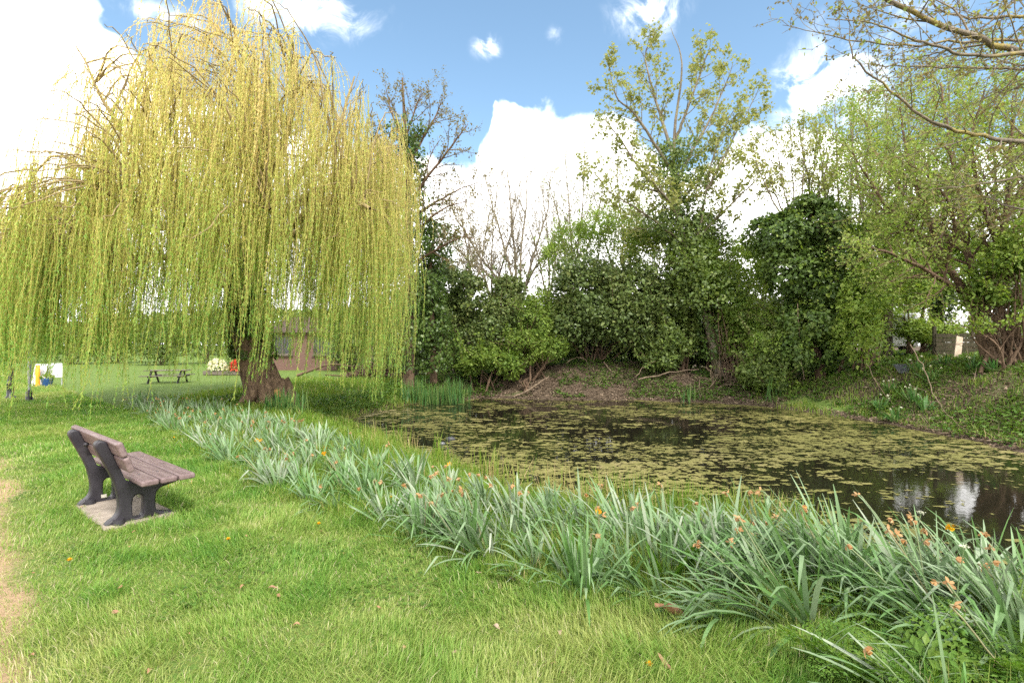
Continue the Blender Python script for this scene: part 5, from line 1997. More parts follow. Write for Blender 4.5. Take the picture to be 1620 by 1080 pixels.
    tw = grow(r, up, lambda L: 5 + L * 3, (.5, 1.4), (20, 45), .2, .5, .1, .07, 4)
    tw2 = grow(r, tw, lambda L: 2 + L * 2, (.2, .5), (25, 55), .3, .6, .1, .05, 3)
    obj('sprays', *tubes(tw + tw2, 4), M['grey_bark'], t)
    V, F, ti = twig_leaves(r, tw + tw2, 4200, .085, 'oval', .6, .06, .25, .25, 3, (.45, .3))
    obj('leaves', V, F, M['young_leaf'], t, tint=ti, smooth=False)


shrubs()


# ------------------------------------------------------------------ trees of the right bank
def right_trees():
    g = 'leafy trees of the right bank'
    # multi-stemmed maple leaning over the bank
    b = on_ground(1572, 14.6)
    tk = [b + [0, 0, -.2], at(1560, 540, 14.6), at(1545, 500, 14.6)]
    lim = [(pl((1548, 505, 14.6), (1520, 450, 14.5), (1490, 405, 14.4), (1470, 340, 14.3), (1440, 260, 14.1), (1425, 170, 14)), .13, .02),
           (pl((1550, 500, 14.6), (1545, 440, 14.8), (1525, 380, 15), (1515, 300, 15.2), (1500, 200, 15.4), (1490, 130, 15.5)), .13, .02),
           (pl((1555, 505, 14.6), (1570, 430, 14.3), (1590, 350, 14), (1600, 260, 13.8), (1605, 150, 13.6)), .14, .02),
           (pl((1535, 470, 14.6), (1470, 430, 13.8), (1410, 400, 13.2), (1370, 390, 12.8)), .08, .015),
           (pl((1490, 400, 14.4), (1430, 350, 14), (1385, 300, 13.8), (1350, 240, 13.6)), .07, .015),
           (pl((1530, 400, 15), (1450, 330, 15.6), (1390, 250, 16), (1370, 190, 16.2)), .07, .015),
           (pl((1560, 480, 14.5), (1620, 410, 14), (1680, 350, 13.6)), .10, .02),
           (pl((1580, 390, 14.1), (1550, 300, 13.4), (1540, 220, 13), (1560, 140, 12.8)), .07, .015),
           (pl((1590, 350, 14), (1640, 260, 14), (1680, 180, 14)), .08, .015),
           (pl((1500, 420, 14.4), (1510, 340, 13.5), (1470, 280, 12.8), (1440, 260, 12.4)), .06, .012)]
    make_tree(401, 'maple_tree', 'multi-stemmed maple leaning over the right bank under a haze of small leaves', 'maple', b, [(tk, .24, .17)], lim, M['brown_bark'],
              [dict(n=lambda L: 6 + L * 3.2, length=(1.0, 2.6), angle=(30, 62), t0=.2, rr=.45, up=.02, nseg=5, wander=.12),
               dict(n=lambda L: 3 + L * 3.0, length=(.35, 1.0), angle=(30, 65), t0=.2, rr=.55, up=.0, nseg=3, wander=.12)],
              leaf=[dict(mat=M['olive_leaf'], n=17000, size=.07, shape='oval', asp=.65, spread=.07, droop=.15, t0=.2, cluster=3, tint=(.55, .3)),
                    dict(mat=M['bright_leaf'], n=10000, size=.07, shape='oval', asp=.65, spread=.07, droop=.15, t0=.2, cluster=3, tint=(.4, .3), name='young_leaves')], group=g)
    for seed, lab, px, d, hpx, stems, nl, mats in (
            (411, 'young twiggy tree with upright shoots right behind the ivy column', 1335, 20, 150, (-70, -40, -12, 16, 44, 74), 17000, ('young_leaf', 'bright_leaf')),
            (412, 'pale green tree between the ivy column and the maple', 1405, 19, 135, (-60, -30, 0, 35, 66), 20000, ('olive_leaf', 'bright_leaf')),
            (413, 'tall pale green tree behind the maple, at its left', 1475, 20.5, 95, (-75, -40, -5, 30, 70), 20000, ('olive_leaf', 'young_leaf')),
            (414, 'tallest leafy tree behind the maple at the edge of the view', 1580, 19.5, 60, (-80, -45, -8, 30, 66), 22000, ('olive_leaf', 'bright_leaf')),
            (415, 'leafy tree past the edge of the view behind the maple', 1690, 18, 90, (-80, -45, -8, 30, 66), 14000, ('olive_leaf', 'mid_leaf'))):
        b = on_ground(px, d)
        tk = [b + [0, 0, -.2], at(px, 520, d), at(px + 3, 470, d)]
        lim = [(pl((px + 2, 480, d), (px + dx * .45, 390, d + (i % 3 - 1) * .6), (px + dx * .8, 280, d + (i % 3 - 1) * 1.2), (px + dx, hpx + abs(dx) * .6, d + (i % 3 - 1) * 1.4)), .09, .012) for i, dx in enumerate(stems)]
        make_tree(seed, 'leafy_tree', lab, 'tree', b, [(tk, .17, .12)], lim, M['grey_bark'],
                  [dict(n=lambda L: 6 + L * 2.4, length=(.9, 2.4), angle=(25, 55), t0=.12, rr=.45, up=.05, nseg=5, wander=.11),
                   dict(n=lambda L: 3 + L * 2.2, length=(.3, .9), angle=(28, 60), t0=.2, rr=.55, up=.03, nseg=3)],
                  leaf=[dict(mat=M[mats[0]], n=int(nl * .38), size=.08, shape='oval', asp=.62, spread=.08, droop=.2, t0=.2, cluster=3, tint=(.45, .3)),
                        dict(mat=M[mats[1]], n=int(nl * .30), size=.08, shape='oval', asp=.62, spread=.08, droop=.2, t0=.2, cluster=3, tint=(.45, .3), name='young_leaves')], group=g)
    gs = 'shrubs under the right bank trees'
    shrub(421, 'maple_bush', 'bright leafy maple bush right of the ivy column', 'shrub', on_ground(1365, 17.6),
          [(1360, 470, 17.6, 40, 50, 1.1), (1395, 430, 17.8, 44, 44, 1.1), (1352, 530, 17.2, 34, 40, .9), (1380, 380, 18, 36, 36, 1)], 12500, .10, M['bright_leaf'], gap=.48, rough=.9, stems=12, twigs=4, group=gs, extra=dict(n=3500, mat=M['mid_leaf']))
    shrub(422, 'hedge_bush', 'mid green bush across the gap before the white van', 'shrub', on_ground(1450, 18.6),
          [(1440, 450, 18.6, 46, 34, 1), (1500, 420, 18.8, 50, 44, 1.1), (1460, 525, 18.4, 34, 16, .7), (1490, 528, 17.8, 32, 14, .6)], 15000, .09, M['bright_leaf'], gap=.42, stems=10, twigs=4, group=gs, extra=dict(n=4000, mat=M['mid_leaf']))
    shrub(423, 'elder_bush', 'dark leaved shrub with brown bare stems at the right edge', 'shrub', on_ground(1600, 13.6),
          [(1590, 440, 13.6, 38, 46, .9), (1625, 400, 13.4, 44, 60, 1), (1560, 470, 13.8, 26, 26, .6), (1545, 520, 13.4, 30, 10, .4), (1640, 480, 13.4, 40, 40, .8)], 8000, .095, M['mid_leaf'], gap=.46, stems=34, twigs=4, group=gs)
    shrub(424, 'field_hedge', 'bushy green backdrop shrub behind the bright patch of lawn', 'shrub', on_ground(1400, 27),
          [(1340, 470, 27, 40, 50, 1.5), (1400, 480, 27.5, 50, 44, 1.5), (1340, 510, 27, 60, 24, 1.2)], 11000, .14, M['mid_leaf'], gap=.34, stems=8, group=gs)
    shrub(425, 'field_hedge', 'dark hedge shrub beyond the white van', 'shrub', on_ground(1560, 36),
          [(1450, 470, 36, 50, 24, 2), (1530, 470, 36, 60, 22, 2), (1620, 465, 36, 60, 40, 2)], 12000, .18, M['dark_leaf'], gap=.25, stems=8, group=gs)
    # dark ivied trunk in the gap
    r = rs(431)
    b = on_ground(1490, 19.4)
    t = thing('ivied_stump', 'dark ivied trunk standing before the white van', 'ivied trunk', b)
    st = limb(r, [b + [0, 0, -.2], at(1488, 500, 19.4), at(1486, 440, 19.4), at(1482, 380, 19.4)], .13, .06)
    obj('trunk', *tubes([st], 8), M['brown_bark'], t)
    V, F, ti = ivy_leaves(r, [st], 2600, .12, .42, z0=1, z1=6)
    obj('ivy', V, F, M['ivy_leaf'], t, tint=ti)
    # the near tree whose limbs reach in at the upper right
    b = on_ground(1990, 6.2)
    b[2] = hz(b[0], b[1])
    tk = [b + [0, 0, -.2], b + [-.1, 0, 1.5], b + [-.2, 0, 3.2], b + [-.1, .1, 5.2], b + [.2, 0, 7.4]]
    P3, P5 = b + [-.2, 0, 3.0], b + [-.1, .1, 5.0]
    lim = [([P5, at(1780, 120, 6.2), at(1620, 80, 6.0), at(1520, 48, 5.8), at(1400, -5, 5.6), at(1320, -60, 5.4)], 0.0527, 0.0175),
           ([P3 + [0, 0, 1.0], at(1800, 200, 5.9), at(1620, 222, 5.6), at(1545, 212, 5.5), at(1475, 190, 5.4), at(1410, 140, 5.3), at(1352, 88, 5.2), at(1344, 28, 5.2)], 0.0341, 0.0042),
           ([P5 - [0, 0, .4], at(1780, 90, 5.8), at(1620, 84, 5.5), at(1560, 88, 5.4), at(1500, 76, 5.3), at(1440, 58, 5.25), at(1380, 36, 5.2), at(1310, 28, 5.1)], 0.0310, 0.0035),
           ([P5 - [0, 0, .2], at(1760, 60, 6.4), at(1620, 60, 6.3), at(1500, 66, 6.2), at(1400, 68, 6.1), at(1330, 58, 6.0), at(1240, 38, 5.9)], 0.0279, 0.0028),
           ([P3 + [0, 0, 1.4], at(1780, 120, 6.6), at(1620, 108, 6.6), at(1510, 106, 6.5), at(1420, 102, 6.4), at(1345, 100, 6.4)], 0.0279, 0.0028),
           ([P5 + [0, 0, .3], at(1780, 20, 6.4), at(1620, 22, 6.5), at(1520, 24, 6.6), at(1440, -20, 6.6)], 0.0372, 0.0056),
           ([P3 + [0, 0, .6], at(1800, 270, 6.2), at(1620, 280, 6.3), at(1540, 292, 6.3), at(1470, 300, 6.3)], 0.0279, 0.0035),
           ([P3 + [0, 0, .2], at(1800, 330, 6.6), at(1620, 330, 6.7), at(1560, 312, 6.7), at(1500, 318, 6.7)], 0.0248, 0.0035),
           ([P5 + [0, 0, 1], at(1800, -60, 6.6), at(1650, -30, 6.8), at(1560, 40, 6.9), at(1500, 60, 7)], 0.0310, 0.0042)]
    make_tree(441, 'overhanging_tree', 'near tree at the edge of view reaching lichened bare limbs over the pond corner', 'tree', b, [(tk, .26, .12)], lim, M['lichen_bark'],
              [dict(n=lambda L: 3 + L * 4.2, length=(.4, 1.6), angle=(25, 60), t0=.3, rr=.40, up=.0, nseg=5, wander=.14, lenfall=.5),
               dict(n=lambda L: 1 + L * 4.0, length=(.12, .5), angle=(30, 65), t0=.2, rr=.55, up=.03, nseg=3, wander=.1)],
              leaf=[dict(mat=M['bud_leaf'], n=6000, size=.034, shape='oval', asp=.6, spread=.012, droop=.1, t0=.2, cluster=2, tint=(.5, .3)),
                    dict(mat=M['olive_leaf'], n=1200, size=.045, shape='oval', asp=.6, spread=.02, droop=.1, t0=.4, cluster=2, tint=(.5, .3), name='young_leaves')])


right_trees()

# ------------------------------------------------------------------ what stands beyond
def brick_mat():
    m, g = new_mat('brick')
    tc = g.n('ShaderNodeTexCoord').outputs['Object']
    mp = g.n('ShaderNodeMapping')
    mp.inputs['Rotation'].default_value = (math.radians(90), 0, 0)
    g.link(tc, mp.inputs[0])
    b = g.n('ShaderNodeTexBrick')
    g.link(mp.outputs[0], b.inputs['Vector'])
    b.inputs['Color1'].default_value = (.12, .06, .045, 1)
    b.inputs['Color2'].default_value = (.15, .08, .06, 1)
    b.inputs['Mortar'].default_value = (.14, .105, .085, 1)
    b.inputs['Scale'].default_value = 4.5
    p = g.n('ShaderNodeBsdfPrincipled')
    g.link(b.outputs['Color'], p.inputs['Base Color'])
    p.inputs['Roughness'].default_value = .9
    o = g.n('ShaderNodeOutputMaterial')
    g.link(p.outputs[0], o.inputs[0])
    return m


WOOD = solid_mat('weathered_wood', [(.3, (.09, .075, .06)), (.6, (.15, .125, .10)), (.85, (.21, .18, .15))], scale=4, rough=.85, bump=.4, stretch=(1, 6, 6))
FENCE = solid_mat('fence_wood', [(.3, (.035, .034, .018)), (.6, (.065, .055, .032)), (.85, (.11, .085, .055))], scale=4, rough=.9, bump=.4, stretch=(4, 4, 1))
WHITE = plain('white_paint', (.74, .74, .74), .4, .4, .06)
GLASS = plain('dark_glass', (.03, .035, .04), .12, .6, .1)
BLACK = plain('black_paint', (.02, .02, .022), .4, .4)
ORANGE = plain('orange_board', (.80, .34, .03), .5, .3, .08)
GREYM = plain('grey_metal', (.36, .37, .38), .45, .4)
BLUE = plain('blue_plastic', (.03, .09, .26), .4, .4)
ROOF = solid_mat('roof_tiles', [(.3, (.05, .035, .028)), (.7, (.10, .065, .05))], scale=6, rough=.9, bump=.5)
TYRE = plain('tyre_rubber', (.018, .018, .018), .8, .2)


def boxes(name, parent, mat, items, bevel=.006):
    bm = bmesh.new()
    for c, s in items:
        add_box(bm, c, s, bevel=bevel, segs=1)
    return bm_obj(name, bm, mat, parent)


def far_hedges():
    g = 'hedge bushes beyond the lawn'
    r = rs(501)
    k = 0
    for px, d, hh, w in ((-60, 44, 4.6, 80), (30, 46, 3.6, 70), (110, 42, 3.0, 70), (185, 44, 4.2, 66), (255, 40, 3.2, 60), (325, 43, 4.4, 64), (395, 40, 3.6, 56), (560, 31, 3.4, 40), (610, 28, 3.8, 40), (655, 27, 4.0, 40)):
        b = on_ground(px, d)
        x = b[0]
        yb = HOR + (EYE - b[2]) / d * F_PX
        hp = hh / d * F_PX
        lab = ('tall hedge bush closing the lawn off at the road end' if px < 0 else 'hedge bush behind the notice board' if px < 80 else f"hedge bush across the lawn behind the willow, {'taller' if hh > 4 else 'lower'} than its neighbours" if px < 500
               else 'dark bush beside the brick cottage behind the willow curtain')
        shrub(510 + k, 'hedge_bush', lab, 'hedge', b, [(px + r.uniform(-8, 8), yb - hp * .45, d, w * .62, hp * .5, 1.5), (px + r.uniform(-25, 25), yb - hp * .7, d + .5, w * .4, hp * .36, 1.3)],
              4200, .19, M['dark_leaf'] if k % 3 else M['mid_leaf'], gap=.24, group=g, stems=6)
        k += 1
    # far wood that closes the horizon
    r = rs(540)
    n = 46000
    x = r.uniform(-150, 150, n)
    y = 78 + .0012 * x * x + r.normal(0, 2.5, n)
    top = 5.0 + 4.0 * (fbm(x * .08, x * 0, 3, 4) - .3)
    P = np.stack([x, y, top * r.random(n) ** .6], 1)
    D = rdir(r, n)
    V, F, kk = leaf_mesh(P, D, rdir(r, n) + [0, -.6, .5], r.uniform(.5, 1.0, n), r.uniform(.35, .7, n), 'diamond', .1)
    o = obj('treeline', V, F, M['dark_leaf'], tint=np.repeat(np.clip(.5 + .8 * (fbm(x * .15, y * 0 + 2, 8, 3) - .5) + r.normal(0, .2, n), 0, 1), kk), smooth=False)
    _props(o, 'distant line of woodland closing the horizon', 'woodland', kind='stuff')


far_hedges()


def cottage():
    b = on_ground(486, 32)
    t = thing('brick_cottage', 'low red brick cottage glimpsed between the willow trunk and its curtain', 'cottage', b)
    W, D, H = 5.6, 5.0, 2.35
    bm = bmesh.new()
    add_box(bm, (0, D / 2, H / 2 - .2), (W, D, H + .4))
    bm_obj('wall', bm, brick_mat(), t)
    bm = bmesh.new()
    pr = [(-W / 2 - .3, H), (W / 2 + .3, H), (W / 2 - .6, H + 1.1), (-W / 2 + .6, H + 1.1)]
    ys = ((-.3, D + .3), (-.3, D + .3), (D / 2 - .1, D / 2 + .1), (D / 2 - .1, D / 2 + .1))
    a = [bm.verts.new((x, y[0], z)) for (x, z), y in zip(pr, ys)]
    c = [bm.verts.new((x, y[1], z)) for (x, z), y in zip(pr, ys)]
    bm.faces.new(a)
    bm.faces.new(c[::-1])
    for i in range(4):
        j = (i + 1) % 4
        bm.faces.new((a[j], a[i], c[i], c[j]))
    bm_obj('roof', bm, ROOF, t)
    for x in (-1.5, 1.0):
        f = boxes('window', t, WOOD, [((x, -.03, 1.0), (1.2, .08, .07)), ((x, -.03, 2.1), (1.2, .08, .07)), ((x - .57, -.03, 1.55), (.07, .08, 1.03)), ((x + .57, -.03, 1.55), (.07, .08, 1.03)), ((x, -.03, 1.55), (.05, .07, 1.03))])
        boxes('pane', f, GLASS, [((x, -.005, 1.55), (1.06, .02, 1.02))], 0)
        boxes('sill', f, WOOD, [((x, -.07, .93), (1.3, .16, .06))])
    d = boxes('door', t, FENCE, [((2.3, -.02, 1.0), (.85, .06, 2.0))])
    boxes('handle', d, BLACK, [((2.0, -.08, 1.0), (.04, .06, .14))])


cottage()


def heap():
    b = on_ground(592, 25)
    r = rs(551)
    ls = []
    for i in range(160):
        c = b + [r.normal(0, .75), r.normal(0, .5), 0]
        h = max(.05, .75 - 1.0 * abs(c[0] - b[0]) ** 1.4) * r.random()
        a = r.uniform(0, 6.28)
        L = r.uniform(.5, 1.3)
        dv = np.array([math.cos(a), math.sin(a) * .6, r.normal(0, .25)]) * L / 2
        m = c + [0, 0, h + .05]
        ls.append((np.array([m - dv, m + [0, 0, r.normal(0, .05)], m + dv]), np.array([.03, .028, .014]) * r.uniform(.6, 1.6)))
    V, F = tubes(ls, 5)
    o = obj('brush_pile', V, F, M['brown_bark'], loc=b)
    _props(o, 'heap of cut brown branches behind the willow curtain', 'brush pile')
    p = [at(470, 594, 24), at(500, 583, 24), at(525, 576, 24.2), at(560, 580, 24.6)]
    c = catmull(p, 4)
    c[:, 2] = np.maximum(c[:, 2], .05)
    o = obj('fallen_branch', *tubes([(c, np.linspace(.07, .03, len(c)))], 7), M['brown_bark'], loc=c[0])
    _props(o, 'long cut branch propped on the brush pile behind the willow', 'branch')


heap()


def park_items():
    # picnic table under the far willow curtain
    b = on_ground(266, 21.5)
    t = thing('picnic_table', 'grey wooden picnic table seen through the hanging willow', 'picnic table', b, .25)
    t.scale = (.9, .9, .72)
    boxes('table_top', t, WOOD, [((0, y, .74), (1.75, .135, .04)) for y in (-.28, -.14, 0, .14, .28)])
    for s in (-1, 1):
        boxes('seat', t, WOOD, [((0, s * (.62 + k), .45), (1.75, .13, .04)) for k in (0, .14)])
    for x in (-.6, .6):
        bm = bmesh.new()
        for s in (-1, 1):
            add_box(bm, (x, s * .40, .35), (.05, .10, .88), rot=Matrix.Rotation(s * .55, 3, 'X'), bevel=.004, segs=1)
        add_box(bm, (x + .055, 0, .40), (.05, 1.5, .09), bevel=.004, segs=1)
        add_box(bm, (x + .055, 0, .69), (.05, .62, .07), bevel=.004, segs=1)
        bm_obj('leg', bm, BLACK, t)
    # planters with white and red blossom
    r = rs(561)
    for px, lab, mat in ((344, 'weathered planter heaped with white blossom left of the willow trunk', 'white_petal'), (379, 'weathered planter heaped with red blossom beside the willow trunk', 'red_petal')):
        if mat not in M:
            M[mat] = leaf_mat(mat, [(.55, .03, .02), (.70, .07, .04), (.75, .20, .14)], trans=.3)
        b = on_ground(px, 27)
        t = thing('flower_planter', lab, 'planter', b, 0, 'planters behind the willow')
        boxes('planter_box', t, WOOD, [((0, -.3, .12), (1.15, .04, .2)), ((0, .3, .12), (1.15, .04, .2)), ((-.56, 0, .12), (.04, .56, .2)), ((.56, 0, .12), (.04, .56, .2)), ((0, 0, .2), (1.07, .56, .03)), ((-.4, 0, .015), (.1, .6, .03)), ((.4, 0, .015), (.1, .6, .03))])
        n = 900
        d = rdir(r, n)
        d[:, 2] = np.abs(d[:, 2])
        P = b + [0, 0, .24] + d * [.52, .36, .62] * r.uniform(.75, 1.05, (n, 1))
        V, F, kk = leaf_mesh(P, rdir(r, n), d, .075, .07, 'oval', .1)
        obj('blossom', V, F, M[mat], t, tint=np.repeat(r.random(n), kk), smooth=False)
        P = b + [0, 0, .22] + d[:350] * [.55, .4, .5] * r.uniform(.5, 1.0, (350, 1))
        V, F, kk = leaf_mesh(P, rdir(r, 350), d[:350], .1, .06, 'oval', .1)
        obj('leaves', V, F, M['dark_leaf'], t, tint=np.repeat(r.random(350), kk), smooth=False)
    # black signpost with an orange board
    b = on_ground(17, 14.9)
    t = thing('signpost', 'black iron signpost carrying a plain orange board, half hidden by willow', 'signpost', b)
    obj('pole', *tubes([(np.array([b + [0, 0, z] for z in (0, .8, 1.6, 2.75)]), np.array([.045, .04, .038, .035]))], 12), BLACK, t)
    obj('pole_base', *tubes([(np.array([b + [0, 0, z] for z in (-.05, .0, .10, .12, .42, .44, .50, .9)]), np.array([.13, .13, .12, .085, .08, .10, .07, .06]))], 14), BLACK, t)
    boxes('board', t, ORANGE, [((.56, 0, 2.52), (1.05, .03, .27))])
    boxes('bracket', t, BLACK, [((.10, .03, 2.52), (.22, .02, .06))])
    # slim grey pole
    b = on_ground(47, 14.3)
    t = thing('lamp_post', 'slim grey lamp post with a dark foot, rising into the willow', 'lamp post', b)
    obj('pole', *tubes([(np.array([b + [0, 0, z] for z in (.3, 1.5, 3.0, 4.2)]), np.array([.04, .038, .034, .03]))], 12), GREYM, t)
    obj('pole_base', *tubes([(np.array([b + [0, 0, z] for z in (-.05, .0, .02, .28, .30, .34)]), np.array([.10, .10, .085, .08, .06, .045]))], 14), BLACK, t)
    boxes('lantern', t, GREYM, [((.12, 0, 4.22), (.42, .14, .08))])
    # orange post, boards, bin
    b = on_ground(60, 19.6)
    t = thing('orange_post', 'orange marker post beside the white boards under the willow', 'post', b)
    obj('post', *tubes([(np.array([b + [0, 0, z] for z in (-.05, .4, .8, .83)]), np.array([.075, .075, .07, .03]))], 10), ORANGE, t)
    b = on_ground(67, 20)
    t = thing('folding_sign', 'narrow white pavement sign next to the orange post', 'sign', b, .1)
    bm = bmesh.new()
    for s in (-1, 1):
        add_box(bm, (0, s * .13, .42), (.44, .03, .88), rot=Matrix.Rotation(s * .25, 3, 'X'), bevel=.005, segs=1)
    bm_obj('board', bm, WHITE, t)
    boxes('panel', t, GREYM, [((0, -.165, .56), (.34, .006, .24))], 0)
    b = on_ground(89, 20.5)
    t = thing('notice_board', 'white notice board with rows of small grey print under the willow', 'notice board', b, -.05)
    for x in (-.24, .24):
        boxes('leg', t, GREYM, [((x, 0, .15), (.035, .035, .4))])
    boxes('board', t, WHITE, [((0, -.02, .58), (.56, .03, .56))])
    boxes('notice', t, GREYM, [((-.10 + (k % 2) * .24, -.038, .40 + .085 * (k // 2)), (.16 + .04 * (k % 3), .004, .030)) for k in range(10)], 0)
    b = on_ground(75, 19.4)
    t = thing('litter_bin', 'small round blue tub standing between the two white boards', 'bin', b)
    obj('tub', *tubes([(np.array([b + [0, 0, z] for z in (0, .01, .30, .33, .33, .30)]), np.array([.13, .14, .18, .195, .17, .15]))], 16), BLUE, t)
    n = 60
    d = rdir(r, n)
    V, F, kk = leaf_mesh(b + [0, 0, .32] + d * [.13, .13, .1], d + [0, 0, .8], rdir(r, n), .14, .06, 'oval', .1)
    obj('leaves', V, F, M['mid_leaf'], t, tint=np.repeat(r.random(n), kk), smooth=False)
    # pale path at the far left
    PATHM = solid_mat('path_gravel', [(.3, (.24, .19, .175)), (.7, (.33, .28, .26))], scale=3, rough=.95, bump=.3)
    pts = [(-15.4, 15.2), (-18.2, 18.6), (-22.0, 22.5), (-27, 27), (-40, 36), (-48, 34), (-34, 26), (-25, 19.5), (-21, 14.2)]
    bm = bmesh.new()
    bm.faces.new([bm.verts.new((x, y, .05)) for x, y in pts])
    bmesh.ops.triangulate(bm, faces=bm.faces[:])
    bmesh.ops.subdivide_edges(bm, edges=bm.edges[:], cuts=7, use_grid_fill=True)
    for v in bm.verts:
        v.co.z = hz(v.co.x, v.co.y) + .012
    _props(bm_obj('path', bm, PATHM), 'pale pinkish path at the far left edge', 'path', kind='structure')


park_items()


def fences():
    # picket fence under the holly
    a, c = on_ground(655, 24.2), on_ground(752, 24.0)
    t = thing('picket_fence', 'old brown chestnut paling fence half buried under the holly', 'fence', (a + c) / 2)
    r = rs(571)
    n = 46
    L = []
    for i in range(n):
        u = i / (n - 1)
        p = a * (1 - u) + c * u
        p[2] = hz(p[0], p[1]) - .1
        h = r.uniform(.88, 1.0)
        L.append((np.array([p, p + [r.normal(0, .015), 0, h * .5], p + [r.normal(0, .03), 0, h], p + [0, 0, h + .06]]), np.array([.02, .02, .018, .003])))
    obj('pickets', *tubes(L, 5), FENCE, t)
    for h in (.3, .72):
        q = []
        for i in range(12):
            u = i / 11
            p = a * (1 - u) + c * u
            q.append([p[0], p[1] + .025, hz(p[0], p[1]) + h])
        obj('rail', *tubes([(np.array(q), np.full(12, .012))], 5), FENCE, t)
    for u in (0.02, .5, .98):
        p = a * (1 - u) + c * u
        z = hz(p[0], p[1])
        obj('post', *tubes([(np.array([[p[0], p[1] + .07, z - .2], [p[0], p[1] + .07, z + .6], [p[0], p[1] + .07, z + 1.15]]), np.array([.045, .045, .04]))], 8), FENCE, t)
    # horizontal board fence on the right bank
    a, c = on_ground(1480, 16.9), on_ground(1600, 16.4)
    mid = (a + c) / 2
    Ln = np.linalg.norm((c - a)[:2])
    t = thing('board_fence', 'low fence of stacked brown boards behind the right bank', 'fence', mid, math.atan2(c[1] - a[1], c[0] - a[0]))
    boxes('boards', t, FENCE, [((r.normal(0, .01), r.normal(0, .008), 0.06 + k * .145), (Ln, .03, .132)) for k in range(6)])
    for x in (-Ln / 2, 0, Ln / 2):
        boxes('post', t, FENCE, [((x, .065, .5), (.09, .09, 1.2))])
    b = on_ground(1516, 16.3)
    bm = bmesh.new()
    add_box(bm, (0, 0, .36), (.20, .035, .78), rot=Matrix.Rotation(-.22, 3, 'X') @ Matrix.Rotation(.30, 3, 'Y'), bevel=.004, segs=1)
    o = bm_obj('plank', bm, plain('bare_board', (.46, .37, .28), .8, .2, .3), None, loc=b)
    _props(o, 'pale bare plank leaning against the stacked board fence', 'plank')
    # corrugated sheet
    b = on_ground(1434, 15.8)
    bm = bmesh.new()
    nx_ = 24
    rows = []
    for j in range(2):
        rows.append([bm.verts.new(((i / nx_ - .5) * .62, j * .42, .06 + j * .34 + .018 * math.sin(i * 1.57))) for i in range(nx_ + 1)])
    for i in range(nx_):
        bm.faces.new((rows[0][i], rows[0][i + 1], rows[1][i + 1], rows[1][i]))
    bmesh.ops.solidify(bm, geom=bm.faces[:], thickness=.006)
    o = bm_obj('metal_sheet', bm, GREYM, None, loc=b)
    o.data.materials[0] = plain('dull_metal', (.11, .12, .125), .5, .4)
    o.scale = (.7, .7, .8)
    _props(o, 'grey corrugated sheet lying tilted beyond the white daffodils', 'metal sheet')


fences()


def white_van():
    b = on_ground(1494, 26)
    t = thing('parked_van', 'white van parked beyond the dark ivied trunk and board fence', 'van', b, .05)
    prof = [(-2.2, .35), (2.0, .35), (2.25, .55), (2.28, .95), (2.05, 1.15), (1.45, 1.85), (1.2, 1.98), (-2.15, 2.02), (-2.25, 1.9), (-2.25, .45)]
    bm = bmesh.new()
    f = [bm.verts.new((x, -.9, z)) for x, z in prof]
    g = [bm.verts.new((x, .9, z)) for x, z in prof]
    bm.faces.new(f)
    bm.faces.new(g[::-1])
    for i in range(len(prof)):
        j = (i + 1) % len(prof)
        bm.faces.new((f[j], f[i], g[i], g[j]))
    bmesh.ops.recalc_face_normals(bm, faces=bm.faces[:])
    bmesh.ops.bevel(bm, geom=bm.edges[:], offset=.05, segments=2, affect='EDGES')
    bm_obj('body', bm, WHITE, t)
    bm = bmesh.new()
    q = [bm.verts.new(p) for p in ((.75, -.912, 1.18), (1.85, -.912, 1.18), (1.38, -.912, 1.72), (.75, -.912, 1.72))]
    bm.faces.new(q)
    bmesh.ops.solidify(bm, geom=bm.faces[:], thickness=.01)
    bm_obj('side_window', bm, GLASS, t)
    bm = bmesh.new()
    q = [bm.verts.new(p) for p in ((2.08, -.72, 1.2), (2.08, .72, 1.2), (1.53, .68, 1.83), (1.53, -.68, 1.83))]
    bm.faces.new(q)
    bmesh.ops.solidify(bm, geom=bm.faces[:], thickness=-.02)
    bm_obj('windscreen', bm, GLASS, t)
    for x in (-1.35, 1.4):
        for y in (-.82, .82):
            bm = bmesh.new()
            bmesh.ops.create_cone(bm, cap_ends=True, segments=24, radius1=.33, radius2=.33, depth=.22, matrix=Matrix.Translation((x, y, .33)) @ Matrix.Rotation(math.pi / 2, 4, 'X'))
            w = bm_obj('wheel', bm, TYRE, t)
            bm = bmesh.new()
            bmesh.ops.create_cone(bm, cap_ends=True, segments=20, radius1=.2, radius2=.2, depth=.03, matrix=Matrix.Translation((x, y + math.copysign(.115, y), .33)) @ Matrix.Rotation(math.pi / 2, 4, 'X'))
            bm_obj('rim', bm, GREYM, w)
    for y in (-.68, .68):
        boxes('headlight', t, GREYM, [((2.27, y, .78), (.05, .28, .16))])


white_van()


